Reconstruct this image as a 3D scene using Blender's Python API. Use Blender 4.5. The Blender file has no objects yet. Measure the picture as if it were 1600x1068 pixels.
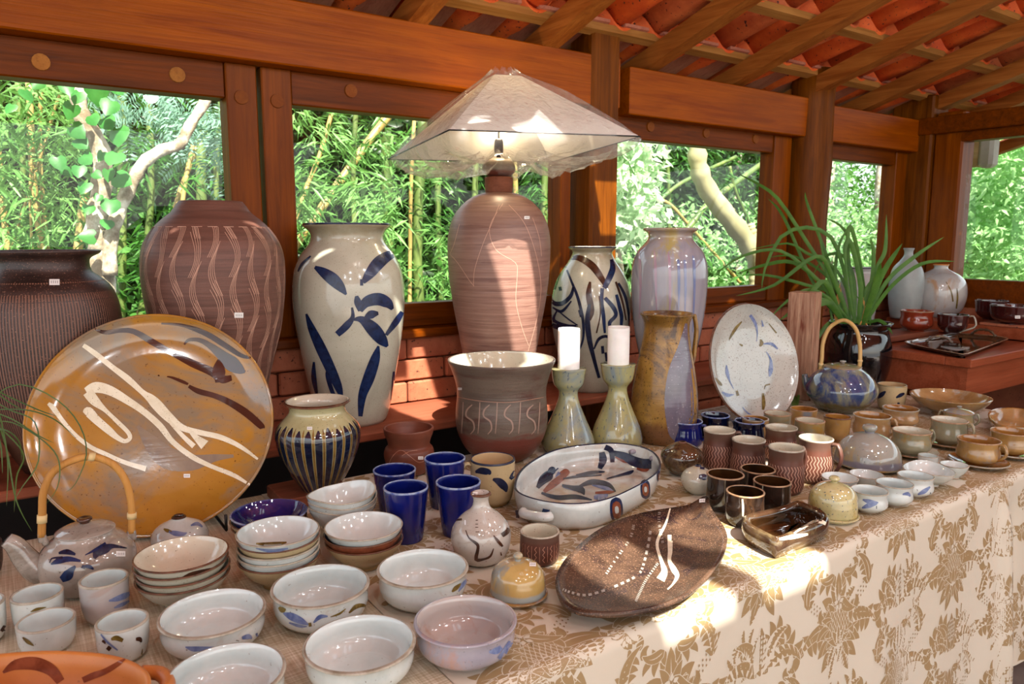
import bpy, bmesh, math, random
import numpy as np
from mathutils import Vector
from mathutils.bvhtree import BVHTree
random.seed(7); rng = np.random.default_rng(7)
PI = math.pi
sc = bpy.context.scene
COL = sc.collection
# ---------------------------------------------------------------- camera
H = 1.43; F = 1155.0; CX = 800.0; CY = 534.0
pit = math.atan2(164, F); th = math.radians(34.5)
FH = np.array([math.sin(th), math.cos(th), 0]); RT = np.array([math.cos(th), -math.sin(th), 0]); ZZ = np.array([0, 0, 1.])
FW = FH*math.cos(pit) - ZZ*math.sin(pit); UP = FH*math.sin(pit) + ZZ*math.cos(pit)
CP = np.array([0, 0, H])
cam = bpy.data.cameras.new('camera'); camo = bpy.data.objects.new('camera', cam); COL.objects.link(camo)
camo.location = CP; camo.rotation_euler = (PI/2 - pit, 0, -th)
cam.sensor_width = 36; cam.lens = 36*F/1600; cam.clip_start = .05; cam.clip_end = 200
cam.dof.use_dof = True; cam.dof.focus_distance = 1.7; cam.dof.aperture_fstop = 9
sc.camera = camo
# ---------------------------------------------------------------- light
SUN = np.array([-.15, -.64, .73]); SUN /= np.linalg.norm(SUN)
w = bpy.data.worlds.new('sky'); sc.world = w; w.use_nodes = True
nt = w.node_tree; bg = nt.nodes['Background']
sk = nt.nodes.new('ShaderNodeTexSky'); sk.sky_type = 'NISHITA'; sk.sun_disc = False
sk.sun_elevation = math.asin(SUN[2]); sk.sun_rotation = math.atan2(SUN[0], SUN[1]); sk.dust_density = 4; sk.air_density = 1.2
hz = nt.nodes.new('ShaderNodeMixRGB'); hz.inputs[0].default_value = .55; hz.inputs[2].default_value = (6, 6.3, 6.6, 1)
nt.links.new(sk.outputs[0], hz.inputs[1]); nt.links.new(hz.outputs[0], bg.inputs[0]); bg.inputs[1].default_value = .42
sl = bpy.data.lights.new('sun', 'SUN'); so = bpy.data.objects.new('sun', sl); COL.objects.link(so)
sl.energy = 17; sl.angle = .009; sl.color = (1, .95, .86)
so.rotation_euler = Vector(SUN).to_track_quat('Z', 'Y').to_euler()
for (x, y, z, e) in ((-.5, -.3, 2.25, 14), (.9, -.9, 2.35, 15), (2.2, -.5, 2.35, 15), (3.2, .2, 2.3, 13), (1.3, .3, 2.35, 12), (.2, .1, 2.35, 9), (2.3, .5, 2.4, 10), (-.2, -1.0, 2.3, 10), (1.6, -.4, 2.4, 10)):  # unseen fill lights added behind the camera for brightness and highlight specks
    l = bpy.data.lights.new('fill_point', 'POINT'); l.energy = e; l.shadow_soft_size = .045; l.color = (.95, .975, 1)
    o = bpy.data.objects.new('added_fill_light', l); o.location = (x, y, z); COL.objects.link(o)
sc.view_settings.view_transform = 'Standard'; sc.view_settings.look = 'None'
sc.view_settings.gamma = 1; sc.view_settings.exposure = 0.0; sc.view_settings.use_curve_mapping = False
sc.cycles.use_denoising = True; sc.cycles.max_bounces = 8; sc.cycles.transparent_max_bounces = 16
sc.cycles.caustics_reflective = False; sc.cycles.caustics_refractive = False; sc.cycles.sample_clamp_indirect = 4
# ---------------------------------------------------------------- measuring
def ray(x, y): return (x-CX)*RT + (CY-y)*UP + F*FW
def onz(x, y, z): d = ray(x, y); return CP + d*((z-H)/d[2])
def ony(x, y, Y): d = ray(x, y); return CP + d*(Y/d[1])
def onx(x, y, X): d = ray(x, y); return CP + d*(X/d[0])
def prj(P):
    v = np.array(P)-CP; ww = v@FW; return CX+F*(v@RT)/ww, CY-F*(v@UP)/ww, ww
# ---------------------------------------------------------------- materials
def hx(s):
    s = s.lstrip('#'); r = [int(s[i:i+2], 16)/255 for i in (0, 2, 4)]
    return tuple((v/12.92 if v <= .04045 else ((v+.055)/1.055)**2.4) for v in r) + (1,)
class NB:
    def __init__(s, name):
        s.m = bpy.data.materials.new(name); s.m.use_nodes = True; s.t = s.m.node_tree
        s.b = s.t.nodes['Principled BSDF']; s.out = s.t.nodes['Material Output']
    def n(s, k, **kw):
        d = s.t.nodes.new(k)
        for a, v in kw.items(): setattr(d, a, v)
        return d
    def l(s, a, b): s.t.links.new(a, b)
    def co(s, scale=(1, 1, 1), rnd=True, kind='Object'):
        tc = s.n('ShaderNodeTexCoord'); mp = s.n('ShaderNodeMapping'); mp.inputs['Scale'].default_value = scale
        s.l(tc.outputs[kind], mp.inputs[0])
        if rnd:
            oi = s.n('ShaderNodeObjectInfo'); mu = s.n('ShaderNodeMath', operation='MULTIPLY'); mu.inputs[1].default_value = 37
            s.l(oi.outputs['Random'], mu.inputs[0]); s.l(mu.outputs[0], mp.inputs['Location'])
        return mp.outputs[0]
    def noise(s, scale, vec, detail=4, rough=.55, dist=0):
        d = s.n('ShaderNodeTexNoise'); d.inputs['Scale'].default_value = scale; d.inputs['Detail'].default_value = detail
        d.inputs['Roughness'].default_value = rough; d.inputs['Distortion'].default_value = dist
        s.l(vec, d.inputs['Vector']); return d.outputs[0]
    def ramp(s, fac, stops):
        r = s.n('ShaderNodeValToRGB'); e = r.color_ramp.elements
        while len(e) < len(stops): e.new(.5)
        for i, (p, c) in enumerate(stops):
            e[i].position = p; e[i].color = c if len(c) == 4 else tuple(c)+(1,)
        s.l(fac, r.inputs[0]); return r.outputs[0]
    def mix(s, f, a, b, mode='MIX'):
        d = s.n('ShaderNodeMixRGB', blend_type=mode)
        for i, v in ((0, f), (1, a), (2, b)):
            if isinstance(v, (int, float)): d.inputs[i].default_value = v
            elif isinstance(v, tuple): d.inputs[i].default_value = v
            else: s.l(v, d.inputs[i])
        return d.outputs[0]
    def math(s, op, a, b=0.):
        d = s.n('ShaderNodeMath', operation=op)
        for i, v in ((0, a), (1, b)):
            if isinstance(v, (int, float)): d.inputs[i].default_value = v
            else: s.l(v, d.inputs[i])
        return d.outputs[0]
    def bump(s, h, st=.2, dist=.002):
        b = s.n('ShaderNodeBump'); b.inputs['Strength'].default_value = st; b.inputs['Distance'].default_value = dist
        s.l(h, b.inputs['Height']); s.l(b.outputs[0], s.b.inputs['Normal'])
    def fin(s, col=None, rough=.5, **kw):
        if col is not None:
            if isinstance(col, tuple): s.b.inputs['Base Color'].default_value = col
            else: s.l(col, s.b.inputs['Base Color'])
        s.b.inputs['Roughness'].default_value = rough
        for k, v in kw.items(): s.b.inputs[k.replace('_', ' ')].default_value = v
        return s.m
W_ = (1, 1, 1, 1); K_ = (0, 0, 0, 1)
def glaze(name, c1, c2, scale=14, rough=.16, c3=None, speck=None, sden=.64, sscale=260, streak=1., rings=.15, foot=None, footh=.12, top=None, toph=.9, edge=.45, tamt=.6, coat=0, spec=.5, third=.6):
    m = NB(name); v = m.co((1, 1, 1/streak)); g = m.co((1, 1, 1), False, 'Generated')
    col = m.ramp(m.noise(scale, v, 5, .6, .4), [(edge-.12, hx(c1)), (edge+.15, hx(c2))])
    if c3: col = m.mix(m.ramp(m.noise(scale*.7, m.co((1.3, 1.3, 1.3/streak)), 5, .7, .8), [(third-.08, K_), (third+.06, W_)]), col, hx(c3))
    sx = m.n('ShaderNodeSeparateXYZ'); m.l(g, sx.inputs[0]); z = sx.outputs[2]
    zn = m.math('ADD', z, m.math('MULTIPLY', m.math('SUBTRACT', m.noise(22, v, 3), .5), .16))
    if top: col = m.mix(m.ramp(zn, [(max(0, toph-.05), K_), (min(1, toph+.05), (tamt, tamt, tamt, 1))]), col, hx(top))
    if foot: col = m.mix(m.ramp(zn, [(max(0, footh-.03), W_), (footh+.04, K_)]), col, hx(foot))
    if speck: col = m.mix(m.ramp(m.noise(sscale, v, 2, .5), [(sden, K_), (sden+.05, (.85, .85, .85, 1))]), col, hx(speck))
    rv = m.co((2, 2, 120))
    hh = m.math('ADD', m.math('MULTIPLY', m.noise(1, rv, 2), rings), m.math('MULTIPLY', m.noise(60, v, 3), .12))
    m.bump(hh, .6, .0022)
    r = m.fin(col, rough); m.b.inputs['Specular IOR Level'].default_value = spec
    coat = coat or (.7 if rough < .2 else 0)
    if coat: m.b.inputs['Coat Weight'].default_value = coat; m.b.inputs['Coat Roughness'].default_value = .06
    return r
def plain(name, c, rough=.5, **kw):
    m = NB(name); v = m.co()
    col = m.mix(m.noise(30, v, 3), tuple(x*.82 for x in hx(c)[:3])+(1,), tuple(min(1, x*1.12) for x in hx(c)[:3])+(1,))
    return m.fin(col, rough, **kw)
def wood(name, c1, c2, axis=0, scale=7, rough=.42, knots=True):
    m = NB(name); s = [9., 9., 9.]; s[axis] = .7
    v = m.co(tuple(s)); n1 = m.noise(scale*.5, v, 6, .62, .6)
    col = m.ramp(n1, [(.3, hx(c1)), (.7, hx(c2))])
    s2 = [60., 60., 60.]; s2[axis] = 1.5
    fi = m.noise(2.5, m.co(tuple(s2)), 3, .6)
    col = m.mix(m.ramp(fi, [(.3, (.3, .3, .3, 1)), (.5, K_)]), col, tuple(x*.35 for x in hx(c1)[:3])+(1,))
    bl = m.noise(2.2, m.co((1, 1, 1)), 4)
    col = m.mix(m.ramp(bl, [(.4, K_), (.75, (.45, .45, .45, 1))]), col, tuple(x*.5 for x in hx(c2)[:3])+(1,))
    m.bump(fi, .35, .002); return m.fin(col, rough, Specular_IOR_Level=.12)
M = {}
M['beam'] = wood('stained_beam_wood', '#7a3200', '#a45200', 0, 6, .4)
M['post'] = wood('rough_post_wood', '#4c2400', '#7c4204', 2, 8, .5)
M['frame'] = wood('window_frame_wood', '#602b00', '#8a4400', 2, 8, .4)
M['frameh'] = wood('window_rail_wood', '#4a2000', '#7a3800', 0, 8, .4)
M['plug'] = wood('wood_plug', '#8a4f1c', '#b07230', 1, 5, .5)
M['rafter'] = wood('rafter_wood', '#7c3d10', '#a8652a', 1, 7, .55)
M['batten'] = wood('batten_wood', '#8e5a26', '#b07c40', 0, 7, .6)
M['board'] = wood('eave_board_wood', '#a05c48', '#c07c62', 1, 5, .6)
M['shelf'] = wood('painted_shelf_wood', '#84452f', '#a8644a', 0, 4, .5)
M['stand'] = wood('cherry_stand_wood', '#7e3a20', '#a3583a', 0, 4, .4)
M['block'] = wood('oiled_block_wood', '#6b3a26', '#8f5640', 0, 4, .5)
def brickm(name, a, b):
    m = NB(name); v = m.co(); n1 = m.noise(9, v, 6, .65)
    col = m.ramp(n1, [(.3, hx(a)), (.7, hx(b))])
    col = m.mix(m.ramp(m.noise(70, v, 2), [(.66, K_), (.7, W_)]), col, hx('#4a2418'))
    m.bump(m.noise(40, v, 5, .7), .6, .004); return m.fin(col, .72)
M['brick'] = brickm('painted_red_brick', '#8f4a30', '#b36a48'); M['mortar'] = brickm('red_mortar', '#7c4029', '#9c5a3c')
M['tile'] = brickm('terracotta_tile', '#c8440c', '#e86c24')
M['tile2'] = brickm('old_terracotta_tile', '#a8461c', '#cf6a34')
m = NB('concrete_floor'); M['floor'] = m.fin(m.ramp(m.noise(6, m.co(), 6), [(.3, hx('#8a7e74')), (.7, hx('#a89c92'))]), .6)
m = NB('leafy_ground'); M['ground'] = m.fin(m.ramp(m.noise(2, m.co(), 8), [(.35, hx('#2c3a18')), (.6, hx('#6a5a38'))]), .9)
# cloths
m = NB('cream_satin_cloth'); v = m.co((1, 1, 1), False); n1 = m.noise(700, v, 1)
m.bump(n1, .25, .0006); M['cloth'] = m.fin(m.mix(m.noise(3, v, 3), hx('#cac2ae'), hx('#d4ccba')), .5, Sheen_Weight=.1)
m = NB('gold_damask_thread'); v = m.co((1, 1, 1), False); m.bump(m.noise(900, v, 1), .3, .0006)
M['damask'] = m.fin(m.mix(m.noise(5, v, 3), hx('#937a54'), hx('#a58c62')), .42)
m = NB('slubbed_beige_linen'); v = m.co((1, 1, 1), False)
a = m.noise(1, m.co((5, 420, 1), False), 3, .6); b = m.noise(1, m.co((300, 6, 1), False), 3, .6)
col = m.ramp(m.math('MULTIPLY', m.math('ADD', a, b), .5), [(.4, hx('#b8a888')), (.52, hx('#d0c4aa')), (.66, hx('#ece6d6'))])
m.bump(b, .4, .001); M['linen'] = m.fin(col, .75)
# glass
def glass_mat(name, ior=1.3, tint=(1, 1, 1, 1), rough=0., alpha=None, bump=None, base=0.02):
    m = NB(name); t = m.t; t.nodes.remove(m.b)
    tr = m.n('ShaderNodeBsdfTransparent'); tr.inputs[0].default_value = tint
    gl = m.n('ShaderNodeBsdfGlossy'); gl.inputs['Roughness'].default_value = rough
    fr = m.n('ShaderNodeLayerWeight'); fr.inputs[0].default_value = .5
    mx = m.n('ShaderNodeMixShader')
    if bump:
        n1 = m.noise(bump, m.co((1, 1, 1), False), 4, .6, 1.5); bp = m.n('ShaderNodeBump'); bp.inputs['Strength'].default_value = 1; bp.inputs['Distance'].default_value = .012
        m.l(n1, bp.inputs['Height']); m.l(bp.outputs[0], gl.inputs['Normal']); m.l(bp.outputs[0], fr.inputs['Normal'])
    f = m.math('ADD', m.math('MULTIPLY', m.math('POWER', fr.outputs[1], 4.), .7), base)
    m.l(f, mx.inputs[0]); m.l(tr.outputs[0], mx.inputs[1]); m.l(gl.outputs[0], mx.inputs[2])
    if alpha:
        df = m.n('ShaderNodeBsdfDiffuse'); df.inputs[0].default_value = (.9, .9, .88, 1); m2 = m.n('ShaderNodeMixShader'); m2.inputs[0].default_value = alpha
        m.l(mx.outputs[0], m2.inputs[1]); m.l(df.outputs[0], m2.inputs[2]); m.l(m2.outputs[0], m.out.inputs[0])
    else: m.l(mx.outputs[0], m.out.inputs[0])
    return m.m
M['pane'] = glass_mat('window_glass', 1.25, (.97, .99, .97, 1))
M['film'] = glass_mat('clear_plastic_film', 1.35, (.97, .97, .96, 1), .06, .10, 28, .04)
# foliage
def leafm(name, a, b, tr=.5, rough=.4, scale=1.2):
    m = NB(name); t = m.t
    col = m.ramp(m.noise(scale, m.co((1, 1, 1), False), 6, .8), [(.3, hx(a)), (.7, hx(b))])
    m.l(col, m.b.inputs['Base Color']); m.b.inputs['Roughness'].default_value = rough; m.b.inputs['Specular IOR Level'].default_value = .3
    tl = m.n('ShaderNodeBsdfTranslucent'); m.l(m.mix(.3, col, (.2, .5, .08, 1)), tl.inputs[0]); mx = m.n('ShaderNodeMixShader'); mx.inputs[0].default_value = tr
    m.l(m.b.outputs[0], mx.inputs[1]); m.l(tl.outputs[0], mx.inputs[2]); m.l(mx.outputs[0], m.out.inputs[0]); return m.m
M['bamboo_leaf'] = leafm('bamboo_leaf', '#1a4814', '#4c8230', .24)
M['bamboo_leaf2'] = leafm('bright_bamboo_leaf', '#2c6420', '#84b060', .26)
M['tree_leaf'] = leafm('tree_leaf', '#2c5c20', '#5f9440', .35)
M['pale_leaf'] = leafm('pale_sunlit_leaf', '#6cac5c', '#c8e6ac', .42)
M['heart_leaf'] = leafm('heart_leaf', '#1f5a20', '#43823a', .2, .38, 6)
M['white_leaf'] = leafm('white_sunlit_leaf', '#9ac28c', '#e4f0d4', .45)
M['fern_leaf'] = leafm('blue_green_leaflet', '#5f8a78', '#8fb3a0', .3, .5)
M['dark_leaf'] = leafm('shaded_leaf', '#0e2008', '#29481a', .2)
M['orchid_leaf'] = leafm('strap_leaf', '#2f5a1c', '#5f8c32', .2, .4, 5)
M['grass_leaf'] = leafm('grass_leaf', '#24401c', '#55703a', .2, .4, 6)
def culm(name, a, b):
    m = NB(name); v = m.co((3, 3, .6)); col = m.ramp(m.noise(3, v, 5), [(.35, hx(a)), (.65, hx(b))])
    return m.fin(col, .45)
M['culm'] = culm('golden_bamboo_culm', '#86703a', '#b8a060'); M['culm_green'] = culm('green_bamboo_culm', '#3a5220', '#68783a')
m = NB('lichen_bark'); v = m.co(); col = m.ramp(m.noise(7, v, 6, .7), [(.4, hx('#7a6a52')), (.5, hx('#a89a84')), (.62, hx('#dcd6c8'))]); m.bump(m.noise(30, v, 5), .7, .01); M['bark'] = m.fin(col, .8)
m = NB('pale_smooth_bark'); v = m.co(); col = m.ramp(m.noise(4, v, 5, .6), [(.4, hx('#8c845c')), (.65, hx('#aca67c'))]); M['palebark'] = m.fin(col, .7)
# ---------------------------------------------------------------- mesh helpers
def meta(o, label=None, cat=None, group=None, kind=None):
    if label: o['label'] = label
    if cat: o['category'] = cat
    if group: o['group'] = group
    if kind: o['kind'] = kind
    return o
def empty(name, loc=(0, 0, 0), **kw):
    o = bpy.data.objects.new(name, None); o.location = tuple(loc); o.empty_display_size = .05; COL.objects.link(o); meta(o, **kw); return o
def rootloc(p): return np.array(p.location) + (rootloc(p.parent) if p.parent else 0)
def mk(name, V, Fc, mats, parent=None, smooth=True, loc=None, mi=None, **kw):
    """V in world coordinates; stored relative to the parent's (or own) origin"""
    V = np.asarray(V, float)
    base = np.zeros(3)
    if loc is not None: base = np.array(loc, float)
    off = rootloc(parent) if parent else np.zeros(3)
    if parent and loc is None: base = off
    me = bpy.data.meshes.new(name); me.from_pydata((V-base).tolist(), [], Fc)
    if not isinstance(mats, (list, tuple)): mats = [mats]
    for m_ in mats: me.materials.append(m_)
    if mi is not None: me.polygons.foreach_set('material_index', mi)
    me.polygons.foreach_set('use_smooth', [smooth]*len(me.polygons)); me.update()
    o = bpy.data.objects.new(name, me); COL.objects.link(o)
    if parent: o.parent = parent; o.location = tuple(base-off)
    else: o.location = tuple(base)
    return meta(o, **kw)
def bxg(x0, x1, y0, y1, z0, z1, bev=0):
    """box as verts and faces, with chamfered vertical and top edges when bev > 0"""
    if bev <= 0:
        V = [(x, y, z) for z in (z0, z1) for (x, y) in ((x0, y0), (x1, y0), (x1, y1), (x0, y1))]
        return V, [(3, 2, 1, 0), (4, 5, 6, 7), (0, 1, 5, 4), (1, 2, 6, 5), (2, 3, 7, 6), (3, 0, 4, 7)]
    b = bev; V = []
    def oct_(i, z): return [(x0+i+b, y0+i, z), (x1-i-b, y0+i, z), (x1-i, y0+i+b, z), (x1-i, y1-i-b, z), (x1-i-b, y1-i, z), (x0+i+b, y1-i, z), (x0+i, y1-i-b, z), (x0+i, y0+i+b, z)]
    for (i, z) in ((b, z0), (0, z0+b), (0, z1-b), (b, z1)): V += oct_(i, z)
    Fc = [tuple(range(7, -1, -1)), tuple(range(24, 32))]
    for r in range(3):
        for k in range(8): Fc.append((r*8+k, r*8+(k+1) % 8, r*8+8+(k+1) % 8, r*8+8+k))
    return V, Fc
def box(name, x0, x1, y0, y1, z0, z1, mat, parent=None, bev=.003, **kw):
    V, Fc = bxg(x0, x1, y0, y1, z0, z1, bev)
    return mk(name, V, Fc, mat, parent, False, ((x0+x1)/2, (y0+y1)/2, z0), **kw)
def catmull(P, n, closed=False):
    P = np.asarray(P, float); N = len(P); out = []
    segs = N if closed else N-1
    per = max(1, n//segs)
    for i in range(segs):
        if closed: a, b, c, d = P[(i-1) % N], P[i], P[(i+1) % N], P[(i+2) % N]
        else: a, b, c, d = P[max(i-1, 0)], P[i], P[i+1], P[min(i+2, N-1)]
        for k in range(per):
            t = k/per
            out.append(.5*((2*b)+(-a+c)*t+(2*a-5*b+4*c-d)*t*t+(-a+3*b-3*c+d)*t**3))
    if not closed: out.append(P[-1])
    return np.array(out)
def tube_geo(P, R, seg=8, cap=True, flat=1.0):
    P = np.asarray(P, float); n = len(P); R = np.broadcast_to(np.asarray(R, float), (n,))
    V = []; Fc = []; up = np.array([0, 0, 1.])
    T = np.gradient(P, axis=0); T /= np.linalg.norm(T, axis=1)[:, None]+1e-12
    a = np.cross(T[0], up)
    if np.linalg.norm(a) < .1: a = np.cross(T[0], [1, 0, 0])
    a /= np.linalg.norm(a)
    for i in range(n):
        a = a-T[i]*(a@T[i]); a /= np.linalg.norm(a)+1e-12; b = np.cross(T[i], a)
        for k in range(seg):
            t = 2*PI*k/seg; V.append(P[i]+R[i]*(math.cos(t)*a*flat+math.sin(t)*b))
    for i in range(n-1):
        for k in range(seg):
            Fc.append((i*seg+k, i*seg+(k+1) % seg, (i+1)*seg+(k+1) % seg, (i+1)*seg+k))
    if cap: Fc.append(tuple(range(seg-1, -1, -1))); Fc.append(tuple(range((n-1)*seg, n*seg)))
    return V, Fc
def tube(name, P, R, mat, parent=None, seg=8, flat=1.0, **kw):
    V, Fc = tube_geo(P, R, seg, True, flat); return mk(name, V, Fc, mat, parent, True, None if parent else tuple(P[0]), **kw)
def join(gs):
    V = []; Fc = []
    for (v, f) in gs:
        o = len(V); V += [tuple(x) for x in v]; Fc += [tuple(i+o for i in t) for t in f]
    return V, Fc
# ---------------------------------------------------------------- the potter's wheel
class Pot: pass
WS = .58
def lathe_geo(c, prof, thick=.005, seg=48, closed=False, nprof=36, rimz=.004, inner=True):
    pr = catmull(prof, nprof); pr[:, 0] = np.maximum(pr[:, 0], .0005)
    if closed or not inner:
        ring = [tuple(p) for p in pr]; mi = [0]*(len(ring)-1); npo = len(ring)
    else:
        tp = pr[-1]; d = pr[:, :]
        T = np.gradient(pr, axis=0); T /= np.linalg.norm(T, axis=1)[:, None]+1e-12
        nrm = np.stack([-T[:, 1], T[:, 0]], 1)      # points inward for an upward profile
        inn = pr+nrm*thick
        zf = pr[0, 1]+thick*1.3
        inn = [(max(r, .0006), z) for r, z in inn[::-1] if z > zf]
        # drop reversed / crossing points
        rim = [(tp[0]-thick*.12, tp[1]+thick*.28), (tp[0]-thick*.5, tp[1]+thick*.42), (inn[0][0]+thick*.12, tp[1]+thick*.28)]
        fl = [(inn[-1][0]*.6, zf), (.0006, zf)]
        ring = [tuple(p) for p in pr]+rim+inn+fl
        npo = len(pr); mi = [0]*(npo-2)+[1]*5+[2]*(len(ring)-1-(npo-2)-5)
    V = []; Fc = []; MI = []
    base = [(.0005, ring[0][1])] ; ring = base+ring; mi = [0]+mi
    if closed: ring = ring+[(.0005, ring[-1][1])]; mi = mi+[0]
    n = len(ring)
    cs = [(math.cos(2*PI*k/seg), math.sin(2*PI*k/seg)) for k in range(seg)]
    for r, z in ring:
        for a, b in cs: V.append((c[0]+r*a, c[1]+r*b, z))
    for i in range(n-1):
        for k in range(seg):
            Fc.append((i*seg+k, i*seg+(k+1) % seg, (i+1)*seg+(k+1) % seg, (i+1)*seg+k)); MI.append(mi[i])
    return V, Fc, MI
def locate(cx, yb, hwb, z0):
    """centre of a base of hwb pixels half width whose front foot shows at (cx, yb)"""
    G = onz(cx, yb, z0); r = .03
    ax = abs(math.atan((cx-CX)/F))
    hd = G[:2]-CP[:2]; hd /= np.linalg.norm(hd)
    C0 = G.copy()
    for _ in range(6):
        wd = prj((C0[0], C0[1], z0))[2]; r = hwb*wd/F*math.cos(ax); C0[:2] = G[:2]+hd*r
    return C0, r
def z_at(C0, cx, y):
    d = ray(cx, y); D = np.linalg.norm(np.array(C0[:2])-CP[:2]); return H+d[2]*D/np.linalg.norm(d[:2])
def r_at(C0, cx, z, hw):
    ax = abs(math.atan((cx-CX)/F)); return hw*prj((C0[0], C0[1], z))[2]/F*math.cos(ax)
SH = {
 'bowl': [(0, .58), (.05, .6), (.1, .7), (.3, .88), (.55, .955), (.8, .955), (.93, .975), (1, 1)],
 'shallow': [(0, .42), (.13, .42), (.2, .5), (.45, .74), (.75, .91), (1, 1)],
 'cup': [(0, .66), (.04, .74), (.15, .86), (.4, .96), (.7, .99), (1, 1)],
 'tumbler': [(0, .7), (.04, .74), (.35, .83), (.7, .93), (1, 1)],
 'mug': [(0, .84), (.04, .92), (.15, 1.02), (.35, 1.04), (.6, .97), (.8, .93), (1, 1)],
 'dark': [(0, .78), (.05, .9), (.2, .98), (.5, 1), (.8, .98), (1, 1)],
 'teacup': [(0, .5), (.06, .54), (.12, .72), (.3, .97), (.5, 1.0), (.75, .94), (1, 1)],
 'tea2': [(0, .5), (.08, .52), (.14, .66), (.35, .9), (.65, .95), (1, 1)],
 'saucer': [(0, .55), (.25, .6), (.6, .8), (1, 1)]}
def vessel(name, label, cat, cx, yb, yr, hw, shape, mats, z0=.78, group=None, thick=.0045, seg=48, parts=False, part='body', closed=False, inner=True, hide=None, rot=None):
    """an open vessel from its foot, rim height and rim half width in the photograph"""
    s = SH[shape]; C0, rb = locate(cx, yb, s[0][1]*hw, z0)
    zr = z_at(C0, cx, yr); R = r_at(C0, cx, zr, hw); h = zr-z0
    prof = [(fr*R, z0+fz*h) for fz, fr in s]
    return turned(name, label, cat, C0, prof, mats, group, thick, seg, parts, part, closed, inner)
def silh(name, label, cat, cx, yb, lv, mats, z0=.78, group=None, thick=.006, seg=56, parts=False, part='body', closed=False, inner=True, cen=None):
    """a turned pot from silhouette levels (pixel row on the axis, pixel half width), bottom to top"""
    if cen is None: C0, rb = locate(cx, yb, lv[0][1], z0)
    else: C0 = np.array([ony(cx, 500, cen)[0], cen, z0]); rb = r_at(C0, cx, z0, lv[0][1])
    prof = [(rb, z0)]
    for y, hw in lv[1:]:
        z = z_at(C0, cx, y); prof.append((r_at(C0, cx, z, hw), z))
    return turned(name, label, cat, C0, prof, mats, group, thick, seg, parts, part, closed, inner)
def turned(name, label, cat, C0, prof, mats, group=None, thick=.005, seg=48, parts=False, part='body', closed=False, inner=True):
    z0 = prof[0][1]
    if not isinstance(mats, (list, tuple)): mats = [mats, mats, mats]
    V, Fc, MI = lathe_geo(C0, prof, thick, seg, closed, 36, inner=inner)
    P = Pot(); P.c = np.array([C0[0], C0[1]]); P.prof = catmull(prof, 60); P.z0 = z0; P.z1 = prof[-1][1]; P.R = prof[-1][0]
    loc = (C0[0], C0[1], z0)
    if parts:
        P.root = empty(name, loc, label=label, cat=cat, group=group)
        P.body = mk(part, V, Fc, list(mats), P.root, True, mi=MI)
    else:
        P.root = P.body = mk(name, V, Fc, list(mats), None, True, loc, MI, label=label, cat=cat, group=group)
    P.V = V; P.F = Fc; P.bvh = None; return P
def rad(P, z): return float(np.interp(z, P.prof[:, 1], P.prof[:, 0]))
def surf(P, a, z, off=.0006):
    """a measured from the side facing the camera, positive to the right of the picture"""
    base = math.atan2(-P.c[1], -P.c[0]); r = rad(P, z)+off
    return np.array([P.c[0]+r*math.cos(base+a), P.c[1]+r*math.sin(base+a), z])
# ribbons laid on a surface ------------------------------------------------
def ribbon_px(P, pts, n=24, off=.0007, across=3, taper=True, seg=None):
    if P.bvh is None: P.bvh = BVHTree.FromPolygons([tuple(v) for v in P.V], P.F)
    c = catmull([(p[0], p[1], p[2]) for p in pts], n)
    T = np.gradient(c[:, :2], axis=0); T /= np.linalg.norm(T, axis=1)[:, None]+1e-9
    N = np.stack([-T[:, 1], T[:, 0]], 1); V = []; Fc = []; ok = []
    for i in range(len(c)):
        for k in range(across):
            s = (k/(across-1)*2-1)*max(c[i, 2]*WS, .35)
            x, y = c[i, :2]+N[i]*s
            d = Vector(ray(x, y)).normalized(); hit = P.bvh.ray_cast(Vector(CP), d)
            if hit[0] is None: V.append((0, 0, 0)); ok.append(False)
            else:
                nn = hit[1]
                if nn.dot(d) > 0: nn = -nn
                V.append(tuple(hit[0]+nn*off)); ok.append(True)
    for i in range(len(c)-1):
        for k in range(across-1):
            q = (i*across+k, i*across+k+1, (i+1)*across+k+1, (i+1)*across+k)
            if all(ok[j] for j in q): Fc.append(q)
    used = sorted({j for q in Fc for j in q}); mp = {j: i for i, j in enumerate(used)}
    return [V[j] for j in used], [tuple(mp[j] for j in q) for q in Fc]
def paint(P, mat, strokes, name='brush_stroke', **kw):
    for k, s in enumerate(strokes):
        kw2 = dict(kw); kw2['off'] = kw.get('off', .0007)+k*.00005
        V, Fc = ribbon_px(P, s, **kw2)
        if Fc: mk(name, V, Fc, mat, P.root, True)
def ribbon_par(P, pts, wdt, off=.0006):
    """thin line along (angle, z) points, wdt metres wide"""
    c = np.asarray(pts, float); V = []; Fc = []
    Q = np.array([surf(P, a, z, off) for a, z in c]); T = np.gradient(Q, axis=0)
    for i in range(len(c)):
        nv = Q[i].copy(); nv[:2] -= P.c; nv[2] = 0; nv /= np.linalg.norm(nv)+1e-9
        s = np.cross(T[i], nv); s /= np.linalg.norm(s)+1e-9
        V += [Q[i]-s*wdt/2, Q[i]+s*wdt/2]
    for i in range(len(c)-1): Fc.append((2*i, 2*i+1, 2*i+3, 2*i+2))
    return V, Fc
def label_tag(P, x, y, s=4, name='price_label'):
    """small white price sticker"""
    g = ribbon_px(P, [(x-s, y, s*1.0), (x, y, s*1.0), (x+s, y, s*1.0)], n=4, off=.0012)
    if g[1]: mk(name, g[0], g[1], M['sticker'], P.root, False)
    d = [ribbon_px(P, [(x-s*.6+q*s*.4, y-s*.25, s*.07), (x-s*.6+q*s*.4, y+s*.25, s*.07)], n=1, off=.0016) for q in range(4)]
    V, Fc = join(d)
    if Fc: mk('ink', V, Fc, M['ink'], P.root, False)
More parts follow.
